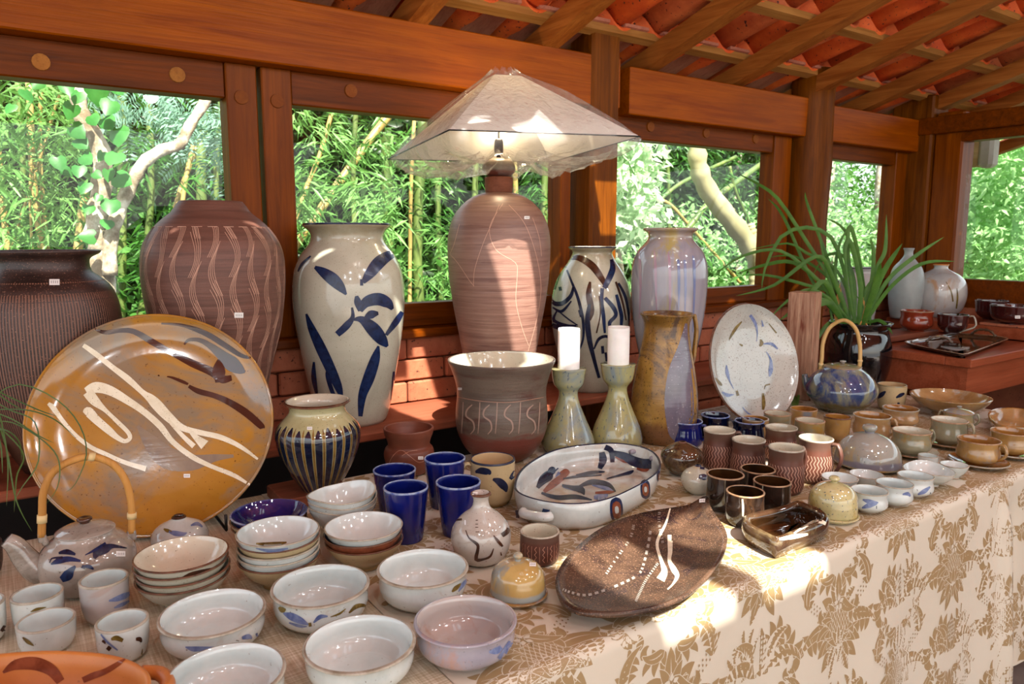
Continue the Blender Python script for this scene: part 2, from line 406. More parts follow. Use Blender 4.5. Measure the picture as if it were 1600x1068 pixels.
M['sticker'] = plain('white_sticker_paper', '#f4f2ee', .5); M['ink'] = plain('grey_ink', '#6a6a70', .6)
def handle(P, a, zt, zb, ext, rr, mat, name='handle', flat=1.7, dx=0, n=14):
    """ear handle in the plane through the axis at angle a"""
    base = math.atan2(-P.c[1], -P.c[0])+a; d = np.array([math.cos(base), math.sin(base), 0])
    r0 = rad(P, zt)-.002; r1 = rad(P, zb)-.002; pts = []
    K = [(r0, zt), (r0+ext*.6, zt+.004), (r0+ext, zt-(zt-zb)*.3), (r0+ext*.85, zt-(zt-zb)*.62), (r1+ext*.25, zb+(zt-zb)*.08), (r1, zb)]
    for r, z in catmull(K, n): pts.append([P.c[0]+d[0]*r, P.c[1]+d[1]*r, z])
    return tube(name, pts, [rr]*len(pts), mat, P.root, 8, flat)
# ================================================================ SETTING
YW = 2.30
def st(name, **kw): return empty(name, kind='structure', **kw)
# floor and outside ground
mk('floor', *bxg(-3.5, 4.6, -5.2, 2.42, -.1, 0), M['floor'], None, False, (0, 0, 0), kind='structure')
g = []
mk('ground', *bxg(-14, 26, 2.42, 26, -.45, -.35), M['ground'], None, False, (0, 0, -.4), kind='structure')
mk('ground_side', *bxg(4.6, 26, -12, 2.42, -.45, -.35), M['ground'], None, False, (0, 0, -.4), kind='structure')
# back wall: mortar core, bricks laid on it
wb = st('wall_back', loc=(0, YW, 0))
mk('wall_core', *bxg(-1.2, 4.5, YW-.03, YW+.1, .83, 1.10), M['mortar'], wb, False)
mk('wall_base', *bxg(-1.2, 4.5, YW-.03, YW+.1, 0, .83), plain('painted_shade_plaster', '#1a1310', .9), wb, False)  # deep shade beneath the shelf is put into this near-black colour
proto = {}
def brick(parent, x0, x1, y0, y1, z0, z1, mat):
    """bricks share mesh data when their size is the same"""
    k = (round(x1-x0, 3), round(y1-y0, 3), round(z1-z0, 3), mat.name)
    if k not in proto:
        V, Fc = bxg(-(x1-x0)/2, (x1-x0)/2, -(y1-y0)/2, (y1-y0)/2, 0, z1-z0, .005)
        me = bpy.data.meshes.new('brick'); me.from_pydata(V, [], Fc); me.materials.append(mat); proto[k] = me
    o = bpy.data.objects.new('brick', proto[k]); COL.objects.link(o); o.parent = parent
    off = rootloc(parent); o.location = ((x0+x1)/2-off[0], (y0+y1)/2-off[1]+random.uniform(-.003, .003), z0-off[2]); return o
for r in range(4):
    z = .871+r*.075
    for k in range(16):
        x = -.35+k*.292+(r % 2)*.146
        if x+.287 > 4.34 or z > 1.03: continue
        brick(wb, x, x+.287, YW-.065, YW-.02, z, z+.070, M['brick'])
# brick support under the shelf where it shows between jug and plate
sp = empty('brick_pier', (2.35, 2.1, 0), label='red painted brick pier carrying the long shelf behind the oval speckled plate', cat='pier')
mk('pier_core', *bxg(2.06, 2.84, 2.03, 2.2, 0, .835), M['mortar'], sp, False)
for r in range(6):
    for k in range(4):
        x = 2.05+k*.2-(r % 2)*.0; 
        brick(sp, x, x+.19, 2.0, 2.05, .44+r*.066, .44+r*.066+.058, M['brick'])
# the long shelf
box('wall_shelf', -.9, 4.0, 1.94, YW-.06, .845, .87, M['shelf'], None, .004, label='long reddish painted plank shelf under the windows carrying the big vases', cat='shelf')
# sill, rails, posts, beams
def piece(name, x0, x1, y0, y1, z0, z1, mat, parent=None, bev=.004):
    if parent: return box(name, x0, x1, y0, y1, z0, z1, mat, parent, bev)
    return box(name, x0, x1, y0, y1, z0, z1, mat, None, bev, kind='structure')
piece('trim_1', -1.2, 4.4, YW-.10, YW+.10, 1.095, 1.125, M['frameh'])      # sill board
piece('trim_2', -1.2, 2.02, 2.20, YW+.06, 1.921, 2.105, M['beam'])         # top beam
piece('trim_3', 2.07, 3.24, 2.20, YW+.06, 1.905, 2.085, M['beam'])
piece('trim_4', 3.40, 4.32, 2.20, YW+.06, 1.898, 2.07, M['beam'])
def post(n, x0, x1, y0, y1, z0, z1, mat=M['post']):
    return piece('trim_%d' % n, x0, x1, y0, y1, z0, z1, mat, None, .01)
post(5, 1.87, 2.01, 2.19, 2.33, 0, 2.2)
def roundpost(n, x, y, r, z1, mat):
    P = [(x+.006*math.sin(z*3), y, z) for z in np.linspace(0, z1, 16)]
    V, Fc = tube_geo(P, [r*(1+.04*math.sin(i*1.7)) for i in range(16)], 12)
    return mk('trim_%d' % n, V, Fc, mat, None, True, (x, y, 0), kind='structure')
roundpost(6, 3.31, 2.24, .105, 2.22, M['post'])
def window(n, x0, x1, zb, zt, hz0, plugs=()):
    """frame of two stiles and two rails round a pane; wooden plugs in the head rail"""
    W = st('window_%d' % n, loc=(x0, YW, zb))
    piece('window_rail', x0, x1, YW-.035, YW+.035, hz0, zt+.10, M['frameh'], W)
    piece('window_rail', x0, x1, YW-.035, YW+.035, 1.125, zb, M['frameh'], W)
    return W
M['plug2'] = wood('dark_wood_plug', '#70360c', '#854814', 1, 5, .5)
def plug(parent, x, z, y, r=.018, mt=None):
    V, Fc = tube_geo([(x, y+.004, z), (x, y-.004, z)], [r, r*.92], 14); mk('wood_plug', V, Fc, mt or M['plug'], parent, False)
def pane(W, x0, x1, z0, z1, y=YW+.005):
    mk('pane', *bxg(x0, x1, y, y+.004, z0, z1), M['pane'], W, False)
# window 1 (left), its stile, bright gap, next stile
Wn = window(1, -1.2, .565, 1.205, 1.822, 1.822); pane(Wn, -1.2, .565, 1.2, 1.83)
piece('window_stile', .565, .652, YW-.045, YW+.04, 1.1, 1.921, M['frame'], Wn)
for px_ in (64, 277): q = ony(px_, 97 if px_ < 100 else 117, YW-.035); plug(Wn, q[0], q[2], YW-.036, .022)
q = ony(377, 152, YW-.045); plug(Wn, q[0], q[2], YW-.046, .021, M['plug2'])
Wn = window(2, .754, 1.775, 1.205, 1.822, 1.822); pane(Wn, .754, 1.775, 1.2, 1.83)
piece('window_stile', .665, .754, YW-.045, YW+.04, 1.1, 1.921, M['frame'], Wn)
piece('window_stile', 1.775, 1.825, YW-.045, YW+.04, 1.1, 1.921, M['frame'], Wn)
q = ony(433, 158, YW-.045); plug(Wn, q[0], q[2], YW-.046, .021, M['plug2'])
q = ony(548, 142, YW-.035); plug(Wn, q[0], q[2], YW-.036, .022, M['plug2'])
Wn = window(3, 2.0, 3.06, 1.198, 1.824, 1.824); pane(Wn, 2.0, 3.06, 1.19, 1.83)
piece('window_stile', 3.06, 3.19, YW-.045, YW+.04, 1.1, 1.905, M['frame'], Wn)
piece('window_stile', 2.0, 2.045, YW-.045, YW+.04, 1.1, 1.905, M['frame'], Wn)
for p_ in ((1016, 198), (1103, 208), (1180, 217)): q = ony(p_[0], p_[1], YW-.035); plug(Wn, q[0], q[2], YW-.036, .022, M['plug2'])
Wn = window(4, 3.38, 4.139, 1.198, 1.825, 1.825); pane(Wn, 3.38, 4.139, 1.19, 1.83)
piece('window_stile', 4.139, 4.25, YW-.045, YW+.04, 1.1, 1.898, M['frame'], Wn)
# corner post and end wall (plane X = 4.35)
XE = 4.30
post(7, 4.25, 4.42, 2.13, 2.36, 0, 2.2)
post(8, XE-.02, XE+.12, 1.98, 2.13, 0, 2.1, M['frame'])
we = st('wall_right', loc=(XE, 1, 0))
mk('wall_core', *bxg(XE+.02, XE+.14, -2.5, 2.2, 0, 1.04), M['mortar'], we, False)
for r in range(4):
    z = .80+r*.066
    for k in range(9):
        y = .35+k*.222+(r % 2)*.1
        if y+.214 < 2.2: brick(we, XE-.02, XE+.03, y, y+.214, z, z+.059, M['brick'])
Wn = st('window_5', loc=(XE, 1, 1.2))
mk('window_rail', *bxg(XE-.02, XE+.07, -2.5, 2.0, 1.04, 1.205, .004), M['frameh'], Wn, False)
mk('window_rail', *bxg(XE-.02, XE+.07, -2.5, 2.0, 1.935, 1.99, .004), M['frameh'], Wn, False)
mk('pane', *bxg(XE+.02, XE+.024, -2.5, 2.0, 1.2, 1.94), M['pane'], Wn, False)
q = onx(1561, 479, XE-.02); V, Fc = tube_geo([(XE-.02, q[1], q[2]), (XE-.027, q[1], q[2])], [.012, .011], 12); mk('screw_cap', V, Fc, M['sticker'], Wn, False)
mk('trim_9', *bxg(XE-.06, XE+.1, -2.5, 2.2, 1.985, 2.075, .004), M['frameh'], None, False, (XE, 0, 2), kind='structure')
# ---------------------------------------------------------------- roof
SL = .30; ZR = 2.095                     # underside of rafters: z = ZR + SL*(2.22-Y)
def zr(y, d=0): return ZR+SL*(2.22-y)+d
ce = st('ceiling', loc=(0, 2.2, 2.1))
def slab(name, x0, x1, y0, y1, d0, d1, mat, parent):
    V = [(x, y, zr(y, d)) for d in (d0, d1) for (x, y) in ((x0, y0), (x1, y0), (x1, y1), (x0, y1))]
    return mk(name, V, [(3, 2, 1, 0), (4, 5, 6, 7), (0, 1, 5, 4), (1, 2, 6, 5), (2, 3, 7, 6), (3, 0, 4, 7)], mat, parent, False)
YR = -1.6
for k in range(-3, 11):
    x = .62+k*.53
    slab('rafter', x-.035, x+.035, YR, 2.75, 0, .075, M['rafter'], ce)
for k in range(0, 4):
    y = 2.20-k*.31
    slab('batten', -1.6, 6.3, y-.03, y+.01, .075, .1, M['batten'], ce)
# eave boards just inside the beam
for k in range(34):
    x = -.6+k*.20
    slab('eave_board', x, x+.125, 2.16, 2.7, .101, .112, M['board'], ce)
# clay tiles: barrel over pan, each a curved sheet, lapped upward
def tile_mesh(mat, w=.2, L=.40):
    V = []; nx = 12; T = .012
    for s in (0, 1):
        for j in range(3):
            for i in range(nx+1):
                u = i/nx; wv = math.cos(2*PI*u); wv = math.copysign(abs(wv)**.6, wv)
                lip = .008 if j == 0 else 0
                V.append((u*(w+.02)-.01, -L/2+L*j/2, .036*wv+s*T-lip+.05*j/2*0))
    n = nx+1; Fc = []
    for j in range(2):
        for i in range(nx):
            a = j*n+i; Fc.append((a+n, a+n+1, a+1, a)); b = a+3*n; Fc.append((b, b+1, b+n+1, b+n))
    for i in range(nx): Fc.append((i, i+1, i+1+3*n, i+3*n)); a = 2*n+i; Fc.append((a+1, a, a+3*n, a+1+3*n))
    me = bpy.data.meshes.new('roof_tile'); me.from_pydata(V, [], Fc); me.materials.append(mat)
    me.polygons.foreach_set('use_smooth', [True]*len(me.polygons)); return me
tms = [tile_mesh(M['tile']), tile_mesh(M['tile']), tile_mesh(M['tile2'])]
HOLES = []  # invented roof gaps, each traced back along the sun from a wanted patch
def hole(T, rx, ry): HOLES.append((np.array(T, float), rx, ry))
def lit(x, y, z):
    """does a sun ray through roof point (x, y, z) fall inside one of the gaps added for the sun patches"""
    for T, rx, ry in HOLES:
        s = (z-T[2])/SUN[2]; q = T+SUN*s
        if abs(x-q[0]) < rx and abs(y-q[1]) < ry: return True
    return False
hole((1.10, 2.12, .90), .10, .17); hole((1.35, 1.93, 1.14), .065, .32); hole((1.97, 2.19, 1.45), .08, .16)
hole((1.12, .95, .78), .25, .17); hole((1.74, 1.15, .84), .06, .10); hole((1.10, 2.0, 1.25), .03, .14)
at = math.atan(SL)
for r in range(4):
    yc = 2.06-r*.31
    for k in range(-4, 31):
        x = -.3+k*.2
        z = zr(yc, .135)
        if any(lit(x+a_, yc+b_, z) for a_ in (.02, .1, .18) for b_ in (-.12, 0, .12)) and (yc < 1.5 or (yc < 1.8 and 2.1 < x+.1 < 2.45)): continue
        o = bpy.data.objects.new('roof_tile', random.choice(tms)); COL.objects.link(o); o.parent = ce
        off = rootloc(ce); o.location = (x-off[0]+random.uniform(-.004, .004), yc-off[1]+random.uniform(-.008, .008), z-off[2]+.008)
        o.rotation_euler = (-at+.035, random.uniform(-.02, .02), random.uniform(-.02, .02))
# eave row outside and the deck of tiles beyond the view, with gaps added to shape the sun patches
for k in range(-4, 31):
    o = bpy.data.objects.new('roof_tile', tms[0]); COL.objects.link(o); o.parent = ce; off = rootloc(ce)
    o.location = (-.3+k*.2-off[0], 2.37-off[1], zr(2.37, .14)-off[2]); o.rotation_euler = (-at+.035, 0, 0)
    o = bpy.data.objects.new('roof_tile', tms[0]); COL.objects.link(o); o.parent = ce
    o.location = (-.3+k*.2-off[0], 2.68-off[1], zr(2.68, .14)-off[2]); o.rotation_euler = (-at+.035, 0, 0)
V = []; Fc = []; cell = .04; idx = {}
def vid(i, j, s):
    k = (i, j, s)
    if k not in idx:
        x = -3.4+i*cell*1; y = .93-j*cell
        idx[k] = len(V); V.append((x, y, zr(y, .13+s*.03)))
    return idx[k]
NI = int(9.8/cell); NJ = int((.93-YR)/cell)+1
for j in range(NJ):
    run = None
    for i in range(NI+1):
        x = -3.4+(i+.5)*cell; y = .93-(j+.5)*cell
        solid = i < NI and not lit(x, y, zr(y, .14))
        if solid and run is None: run = i
        if not solid and run is not None:
            for s in (0, 1):
                a, b, c_, d = vid(run, j, s), vid(i, j, s), vid(i, j+1, s), vid(run, j+1, s)
                Fc.append((a, b, c_, d) if s == 0 else (d, c_, b, a))
            run = None
mk('roof_deck', V, Fc, M['tile2'], ce, False)
# side strip of roof left of the tiles and the far slope
mk('roof_deck', [(-3.4, 2.8, zr(2.8, .13)), (-1.09, 2.8, zr(2.8, .13)), (-1.09, .93, zr(.93, .13)), (-3.4, .93, zr(.93, .13))], [(0, 1, 2, 3)], M['tile2'], ce, False)
zt_ = zr(YR, .13)
mk('roof_deck', [(-3.4, YR, zt_), (6.4, YR, zt_), (6.4, -4.6, zt_-.8), (-3.4, -4.6, zt_-.8)], [(0, 1, 2, 3)], M['tile2'], ce, False)
# ================================================================ TABLE AND CLOTHS
TZ = .78; YF = .833; YBK = 1.859
tb = empty('display_table', (1.2, 1.35, 0), label='long display table hidden under the cream and gold damask cloth', cat='table')
box('tabletop', -.75, 3.05, YF+.02, YBK-.004, .735, .772, M['block'], tb)
for x in (-.65, 1.2, 3.0):
    for y in (YF+.1, YBK-.1): box('leg', x-.03, x+.03, y-.03, y+.03, 0, .735, M['block'], tb)
RC = .022
def cloth_pt(u, v, off=0.):
    """u along the table, v from the back edge over the front and down"""
    top = YBK-YF-RC
    drop = 0; 
    if v < top: y = YBK-v; z = TZ-.001+off
    elif v < top+RC*PI/2:
        a = (v-top)/RC; y = YF+RC-(RC+off)*math.sin(a); z = TZ-.001-RC+(RC+off)*math.cos(a)
    else:
        drop = v-top-RC*PI/2; y = YF-off; z = TZ-.001-RC-drop
    if drop > 0:
        f = min(1, drop/.45)
        y -= f*(.012*math.sin(u*9+1)+.008*math.sin(u*21))+drop*.05
        e = math.exp(-((u-2.185)/.03)**2); y -= min(1, drop/.1)*.022*e
        e2 = math.exp(-((u-2.27)/.05)**2); y += min(1, drop/.1)*.02*e2
    return (u, y, z)
U0, U1 = .50, 3.06; VT = YBK-YF-RC+RC*PI/2; VM = VT+.56
us = np.concatenate([np.linspace(U0, 2.0, 46), np.linspace(2.01, 2.4, 40), np.linspace(2.42, U1, 18)]); vs = np.concatenate([np.linspace(0, YBK-YF-RC, 6), np.linspace(YBK-YF-RC+.004, VT, 7), np.linspace(VT+.02, VM, 24)])
V = [cloth_pt(u, v) for v in vs for u in us]; V2 = [cloth_pt(u, v, -.003) for v in vs for u in us]; nu = len(us); nv = len(vs); n0 = len(V)
Fc = [(j*nu+i, (j+1)*nu+i, (j+1)*nu+i+1, j*nu+i+1) for j in range(nv-1) for i in range(nu-1)]
Fc += [tuple(n0+q for q in f[::-1]) for f in Fc]
cl = mk('damask_tablecloth', V+V2, Fc, M['cloth'], None, True, (1.6, 1.3, TZ), label='cream satin cloth woven with tan damask flowers, falling over the table front', cat='tablecloth')
# damask figures: petals and acanthus lobes, each a flat tapered shape in cloth coordinates
DV = []; DF = []; DM = []; PC = [0]
def leaf_strip(p0, ang, L, wd, curl, n, mat, off, grow=0.):
    pts = []; a = ang; x, y = p0; x -= math.sin(a)*grow; y -= math.cos(a)*grow; st_ = (L+2*grow)/n
    for i in range(n+1):
        t = i/n; wv = wd*.9*math.sin(PI*(t**.62))**.75 if 0 < t < 1 else wd*.05
        pts.append((x, y, a, wv+2*grow)); x += math.sin(a)*st_; y += math.cos(a)*st_; a += curl/n
    b = len(DV)
    for (x, y, a, wv) in pts:
        for s in (-.5, 0, .5):
            u = x+math.cos(a)*wv*s; v = -(y-math.sin(a)*wv*s)
            if not (U0+.004 < u < U1-.004 and .004 < v < VM-.004): del DV[b:]; return
            DV.append(cloth_pt(u, v, off))
    for i in range(n):
        for k in range(2): q = b+i*3+k; DF.append((q, q+1, q+4, q+3)); DM.append(mat)
def petal(p0, ang, L, wd, curl=0., n=7, vein=True):
    """tan lobe with a thin cream border so that overlapping lobes stay readable"""
    PC[0] += 1; o = .0002+PC[0]*.000004
    leaf_strip(p0, ang, L, wd, curl, n, 1, o, .0011)
    leaf_strip(p0, ang, L, wd, curl, n, 0, o+.000002)
    if vein and L > .05:
        leaf_strip((p0[0]+math.sin(ang)*L*.08, p0[1]+math.cos(ang)*L*.08), ang, L*.62, .0022, curl*.7, n, 1, o+.000003)
def acanthus(x, y, ang, L, curl, wd, sgn=1, n=5):
    """curved leaf: short lobes along the outer side under a broad curling body with a scroll at the tip"""
    a = ang; st_ = L/n; sp = []; x0, y0 = x, y
    for i in range(n):
        sp.append((x, y, a)); x += math.sin(a)*st_; y += math.cos(a)*st_; a += curl/n
    petal((x, y), a-sgn*.2, wd*1.0, wd*.6, -sgn*2.2)
    for i in range(n-1, -1, -1):
        x, y, a = sp[i]; s = .6+.4*math.sin(PI*(i+1)/(n+1))
        petal((x, y), a+sgn*.8, wd*s*1.15, wd*.62*s, sgn*.9, vein=False)
        if i % 2: petal((x, y), a-sgn*.7, wd*s*.8, wd*.5*s, -sgn*.7, vein=False)
    petal((x0, y0), ang, L*1.12, wd*.78, curl, 9)
def flower(x, y, k=1.):
    PC[0] = 0
    ring = ((.18, .075, .046, .5), (.6, .072, .05, .75), (1.05, .068, .048, .9), (1.5, .064, .044, .8), (1.98, .07, .044, .3), (2.4, .08, .046, 0), (2.8, .085, .044, -.15))
    for i, (an, L, wd, cu) in enumerate(ring):
        for s in (-1, 1):
            xx = x+s*math.sin(an)*.058*k; yy = y+math.cos(an)*.082*k; a = s*an
            for d in (-.75, .75): petal((xx-s*math.sin(an)*.012*k, yy-math.cos(an)*.012*k), a+d*.8, L*.62*k, wd*.62*k, d*.5)
            petal((xx, yy), a, L*k, wd*k, s*cu)
    petal((x, y+.085*k), 0, .095*k, .05*k); petal((x-.012*k, y+.08*k), -.35, .06*k, .03*k, -.4); petal((x+.012*k, y+.08*k), .35, .06*k, .03*k, .4)
    for r in range(2):
        for i in range(-5+r, 6-r):
            an = i*.5; petal((x+math.sin(an)*(.04-.016*r)*k, y+math.cos(an)*(.058-.024*r)*k-.01*k), an, (.062-.01*r)*k, .03*k, (.3 if i > 0 else -.3 if i < 0 else 0))
    for r in range(4, -1, -1):
        for q in range(-2 - (r < 3), 3 + (r < 3)): petal((x+q*.0145*k+(r % 2)*.007*k, y+(-.012+r*.013-abs(q)*.003)*k), 0, .022*k, .0135*k, 0, 4, False)
    for i in (-2, 2, -1, 1, 0): petal((x, y-.055*k), i*.5, .06*k, .026*k, i*.2)
def stem(x, y):
    PC[0] = 0
    for s in (-1, 1):
        acanthus(x+s*.026, y-.185, s*1.25, .105, s*1.2, .044, s, 4)
        acanthus(x+s*.112, y-.120, s*.15, .085, -s*1.5, .030, -s, 4)
        acanthus(x+s*.008, y-.125, s*2.7, .06, -s*1.2, .036, s, 4)
        acanthus(x+s*.016, y-.07, s*2.1, .05, -s*1.4, .030, s, 3)
        acanthus(x+s*.014, y-.02, s*.55, .115, s*2.3, .044, -s, 5)
        acanthus(x+s*.022, y+.014, s*.18, .07, s*1.5, .038, -s, 4)
        for i in range(4):
            for j in range(3): leaf_strip((x+s*(.07+i*.010), y-.150+j*.010+i*.007), .3, .006, .005, 0, 2, 0, .0011)
    petal((x, y-.02), 0, .10, .045)
    for r in range(6):
        for q in range(-2, 3):
            if abs(q)*.9+abs(r-2.5) < 3.6: leaf_strip((x+q*.0075, y+.005+r*.0105), .1, .0085, .0062, 0, 3, 1, .0012)
    for i in range(5):
        a = i*2*PI/5; leaf_strip((x+math.sin(a)*.004, y-.135+math.cos(a)*.004), a, .014, .011, 0, 3, 1, .0012)
VF = YBK-YF-RC+RC*PI/2+(TZ-RC-.605)
for i in range(-4, 9):
    for j in range(-5, 3):
        x = 1.413+i*.2535; y = -VF-(j*.39+(.195 if i % 2 else 0))
        if -VM-.3 < y < .3 and U0-.2 < x < U1+.2:
            flower(x, y, .67); stem(x, y+.19)
dm = mk('damask_figures', DV, DF, [M['damask'], M['cloth']], cl, False, mi=DM, kind='stuff')
# linen runner at the left
lv = []
xs_ = np.linspace(-.78, .4995, 30); ys_ = np.linspace(YF-.004, YBK, 16)
V = [(x, y, TZ-.0025+.0012*math.sin(x*23+y*9)*math.sin(y*17)) for y in ys_ for x in xs_]; n0 = len(V)
V += [(x, YF-.006, TZ-.0025-.45*k/5) for k in range(1, 6) for x in xs_]
V += [(x, y, z-.0035) for x, y, z in V]
nx = len(xs_); Fc = [(j*nx+i, j*nx+i+1, (j+1)*nx+i+1, (j+1)*nx+i) for j in range(len(ys_)-1) for i in range(nx-1)]
Fc += [(n0+j*nx+i, n0+j*nx+i+1, n0+(j+1)*nx+i+1, n0+(j+1)*nx+i)[::-1] for j in range(4) for i in range(nx-1)]
Fc += [(i, i+1, n0+i+1, n0+i)[::-1] for i in range(nx-1)]
nn = n0+5*nx; Fc += [tuple(q+nn for q in f[::-1]) for f in Fc]
mk('linen_cloth', V, Fc, M['linen'], None, True, (0, 1.3, TZ), label='coarse beige slubbed linen cloth under the teapot and white cups', cat='tablecloth')
# ================================================================ GLAZES
G = M
G['white'] = glaze('grey_white_glaze', '#b4beba', '#d0d7d3', 9, .12, c3='#beb6a6', speck='#6a5a4c', sden=.70, sscale=170, foot='#b09a84', footh=.08, third=.66)
G['whitein'] = glaze('blueish_white_inner_glaze', '#bccac8', '#d4dedb', 7, .12, speck='#8a7a6a', sden=.73, sscale=150)
G['rim'] = glaze('toasted_rim_glaze', '#8c8470', '#b2ab9b', 40, .25)
G['rimdk'] = glaze('dark_brown_rim_glaze', '#4a2c1c', '#6e4630', 40, .25)
G['cream'] = glaze('grey_cream_glaze', '#a9a694', '#bcbaa8', 6, .16, speck='#7a6e58', sden=.66, sscale=320, top='#8a7c58', toph=.93, tamt=.7)
G['creamin'] = glaze('cream_inner_glaze', '#b9b39c', '#cdc8b4', 6, .15, speck='#6e6048', sden=.68)
G['cobalt'] = glaze('cobalt_blue_glaze', '#080f48', '#0f1a68', 10, .08, top='#5e6ba0', toph=.985, tamt=.5, rings=.1)
G['cobaltdk'] = glaze('midnight_blue_glaze', '#040718', '#080e30', 10, .07)
G['cobrim'] = glaze('worn_blue_rim', '#39509a', '#9aa8c0', 60, .2)
G['brownclay'] = glaze('ribbed_dark_brown_stoneware', '#241814', '#3e2a24', 12, .42, speck='#8a6452', sden=.63, sscale=300, rings=.5)
G['redclay'] = glaze('red_brown_stoneware', '#5c3e34', '#724e42', 5, .46, speck='#4c2c24', sden=.6, sscale=350, streak=.05, rings=.8, spec=.35)
G['redclay2'] = glaze('pinkish_brown_stoneware', '#7c5a4e', '#8e6c5e', 4, .40, c3='#6e4c42', streak=.04, rings=.9, third=.6)
G['tanclay'] = glaze('grey_brown_stoneware', '#5a4c42', '#6c5e52', 5, .38, c3='#563a32', streak=.2, speck='#3c2c24', sden=.62, sscale=330, rings=.8, foot='#6e3a30', footh=.3)
G['terra'] = glaze('dark_terracotta', '#5e3022', '#7c4430', 6, .45, rings=.5)
G['mugclay'] = glaze('incised_brown_mug_clay', '#4a2c24', '#623a2c', 8, .36, top='#5c4438', toph=.78, tamt=.8)
G['incised'] = plain('pale_incised_line', '#c89c86', .6)
G['incised2'] = plain('thin_incised_line', '#b98870', .6)
G['ochre'] = glaze('ochre_platter_glaze', '#96681f', '#b07f32', 4, .14, c3='#86745c', speck='#5c3c1c', sden=.68, sscale=200, rings=0, third=.56)
G['darkstroke'] = glaze('oxblood_brown_slip', '#2c120a', '#3c1a10', 12, .15); G['whitestroke'] = glaze('creamy_white_slip', '#d8ceb0', '#ebe4cc', 22, .2, speck='#8a7448', sden=.66, sscale=300)
G['blue'] = glaze('cobalt_brush_blue', '#0d1734', '#182a52', 60, .25); G['navy'] = glaze('blue_black_brush', '#14162a', '#242a44', 40, .2)
G['softblue'] = glaze('washed_blue_brush', '#4c5c8c', '#7c8aac', 50, .2); G['olive'] = glaze('olive_brown_brush', '#4c3c18', '#7c6a34', 50, .2)
G['iron'] = glaze('iron_brown_brush', '#2c1c14', '#4c2c1c', 40, .2); G['rust'] = glaze('rust_brush', '#6c3420', '#8a4a30', 40, .2)
G['lilac'] = glaze('lilac_streaked_glaze', '#787886', '#9c9aa2', 7, .1, c3='#a79a64', streak=7, top='#9a7c50', toph=.95, foot='#7e7a6c', footh=.1, third=.6)
G['lilac2'] = glaze('blue_run', '#5a6c98', '#7e88a8', 20, .12, streak=4); G['mauve'] = glaze('mauve_run', '#94788c', '#a890a0', 20, .12, streak=4)
G['jug'] = glaze('ochre_brown_jug_glaze', '#7c5a28', '#a27c3c', 8, .2, c3='#544234', speck='#3c2c1c', sden=.62, sscale=160, rings=.5, foot='#6e4c2c', footh=.15, third=.58)
G['slate'] = glaze('slate_purple_glaze', '#4e4a58', '#6e6674', 9, .18, speck='#a8a4ac', sden=.66, sscale=160, rings=.5)
G['sage'] = glaze('sage_green_candlestick_glaze', '#8c8c60', '#aca876', 7, .16, c3='#7c8c90', speck='#4c5c70', sden=.64, sscale=150, streak=2.5, third=.57, foot='#6e6430', footh=.06)
G['wax'] = m_ = plain('white_candle_wax', '#f2f0ec', .45); m_.node_tree.nodes['Principled BSDF'].inputs['Subsurface Weight'].default_value = .15
G['wick'] = plain('wick', '#e0d8c8', .8)
G['olivejar'] = glaze('olive_cream_jar_glaze', '#9a9468', '#b4ae86', 8, .1, speck='#6a6040', sden=.66)
G['blackblue'] = glaze('blue_black_gloss', '#0a0f22', '#1a2238', 12, .07); G['brownline'] = glaze('amber_line', '#5a3c18', '#86662c', 30, .12)
G['pink'] = glaze('pinkish_teapot_glaze', '#8e8478', '#a29a90', 9, .12, c3='#7c7266', speck='#4c3c34', sden=.67, sscale=180, third=.62)
G['cane'] = wood('bent_cane', '#b07838', '#d09c58', 2, 6, .4); G['canelight'] = wood('pale_bent_cane', '#bf9858', '#dcb87c', 2, 6, .4); G['raffia'] = plain('raffia_wrap', '#d8bc84', .6)
G['greyblue'] = glaze('grey_lilac_bowl_glaze', '#8c8894', '#a6a2aa', 7, .13, c3='#b28a7c', speck='#5e5660', sden=.68, third=.6)
G['pinkin'] = glaze('pinkish_inner_glaze', '#a8a6a6', '#b8b0aa', 5, .12, c3='#a8846c', third=.58)
G['yellow'] = glaze('mottled_yellow_glaze', '#a8894c', '#c2a668', 11, .16, c3='#8c9490', streak=2, third=.6, foot='#98a09c', footh=.25)
G['yelgreen'] = glaze('yellow_green_glaze', '#a8a070', '#c4ba88', 12, .12, c3='#b49c50', speck='#4e5c60', sden=.63, sscale=140, third=.62)
G['greyyel'] = glaze('grey_blue_yellow_glaze', '#848884', '#9c9c92', 6, .08, c3='#b09a5c', streak=2, speck='#3c4870', sden=.69, third=.6, foot='#7c7c88', footh=.2)
G['choc'] = glaze('speckled_chocolate_glaze', '#382a22', '#5c4636', 16, .26, speck='#8a6a54', sden=.6, sscale=330, c3='#2e2428', third=.62, spec=.4)
G['darkmug'] = glaze('black_brown_mug_glaze', '#120d0a', '#2a1e18', 10, .1, c3='#543a26', streak=2, third=.66); G['darkin'] = glaze('dark_amber_inner_glaze', '#140c08', '#3a2410', 12, .08)
G['copper'] = glaze('copper_tan_rim', '#7c5c44', '#a88868', 40, .2)
G['metal'] = glaze('lustre_brown_glaze', '#2e1c16', '#54402c', 12, .06, c3='#7a6a4a', third=.62)
G['speckwhite'] = glaze('speckled_pale_bottle_glaze', '#aaa298', '#bcb6ac', 8, .1, c3='#8f8070', speck='#6c5850', sden=.68, third=.63)
G['tanmug'] = glaze('sandy_mug_glaze', '#a8926a', '#bca880', 6, .25, speck='#5c4c34', sden=.68, foot='#8a6c3c', footh=.1); G['tanin'] = glaze('sandy_inner_glaze', '#a08058', '#c0a47a', 6, .25)
G['goldcup'] = glaze('golden_brown_cup_glaze', '#7c5c30', '#a8844c', 10, .12, c3='#7a8088', streak=2, third=.62, rings=.4, foot='#8c5c28', footh=.15)
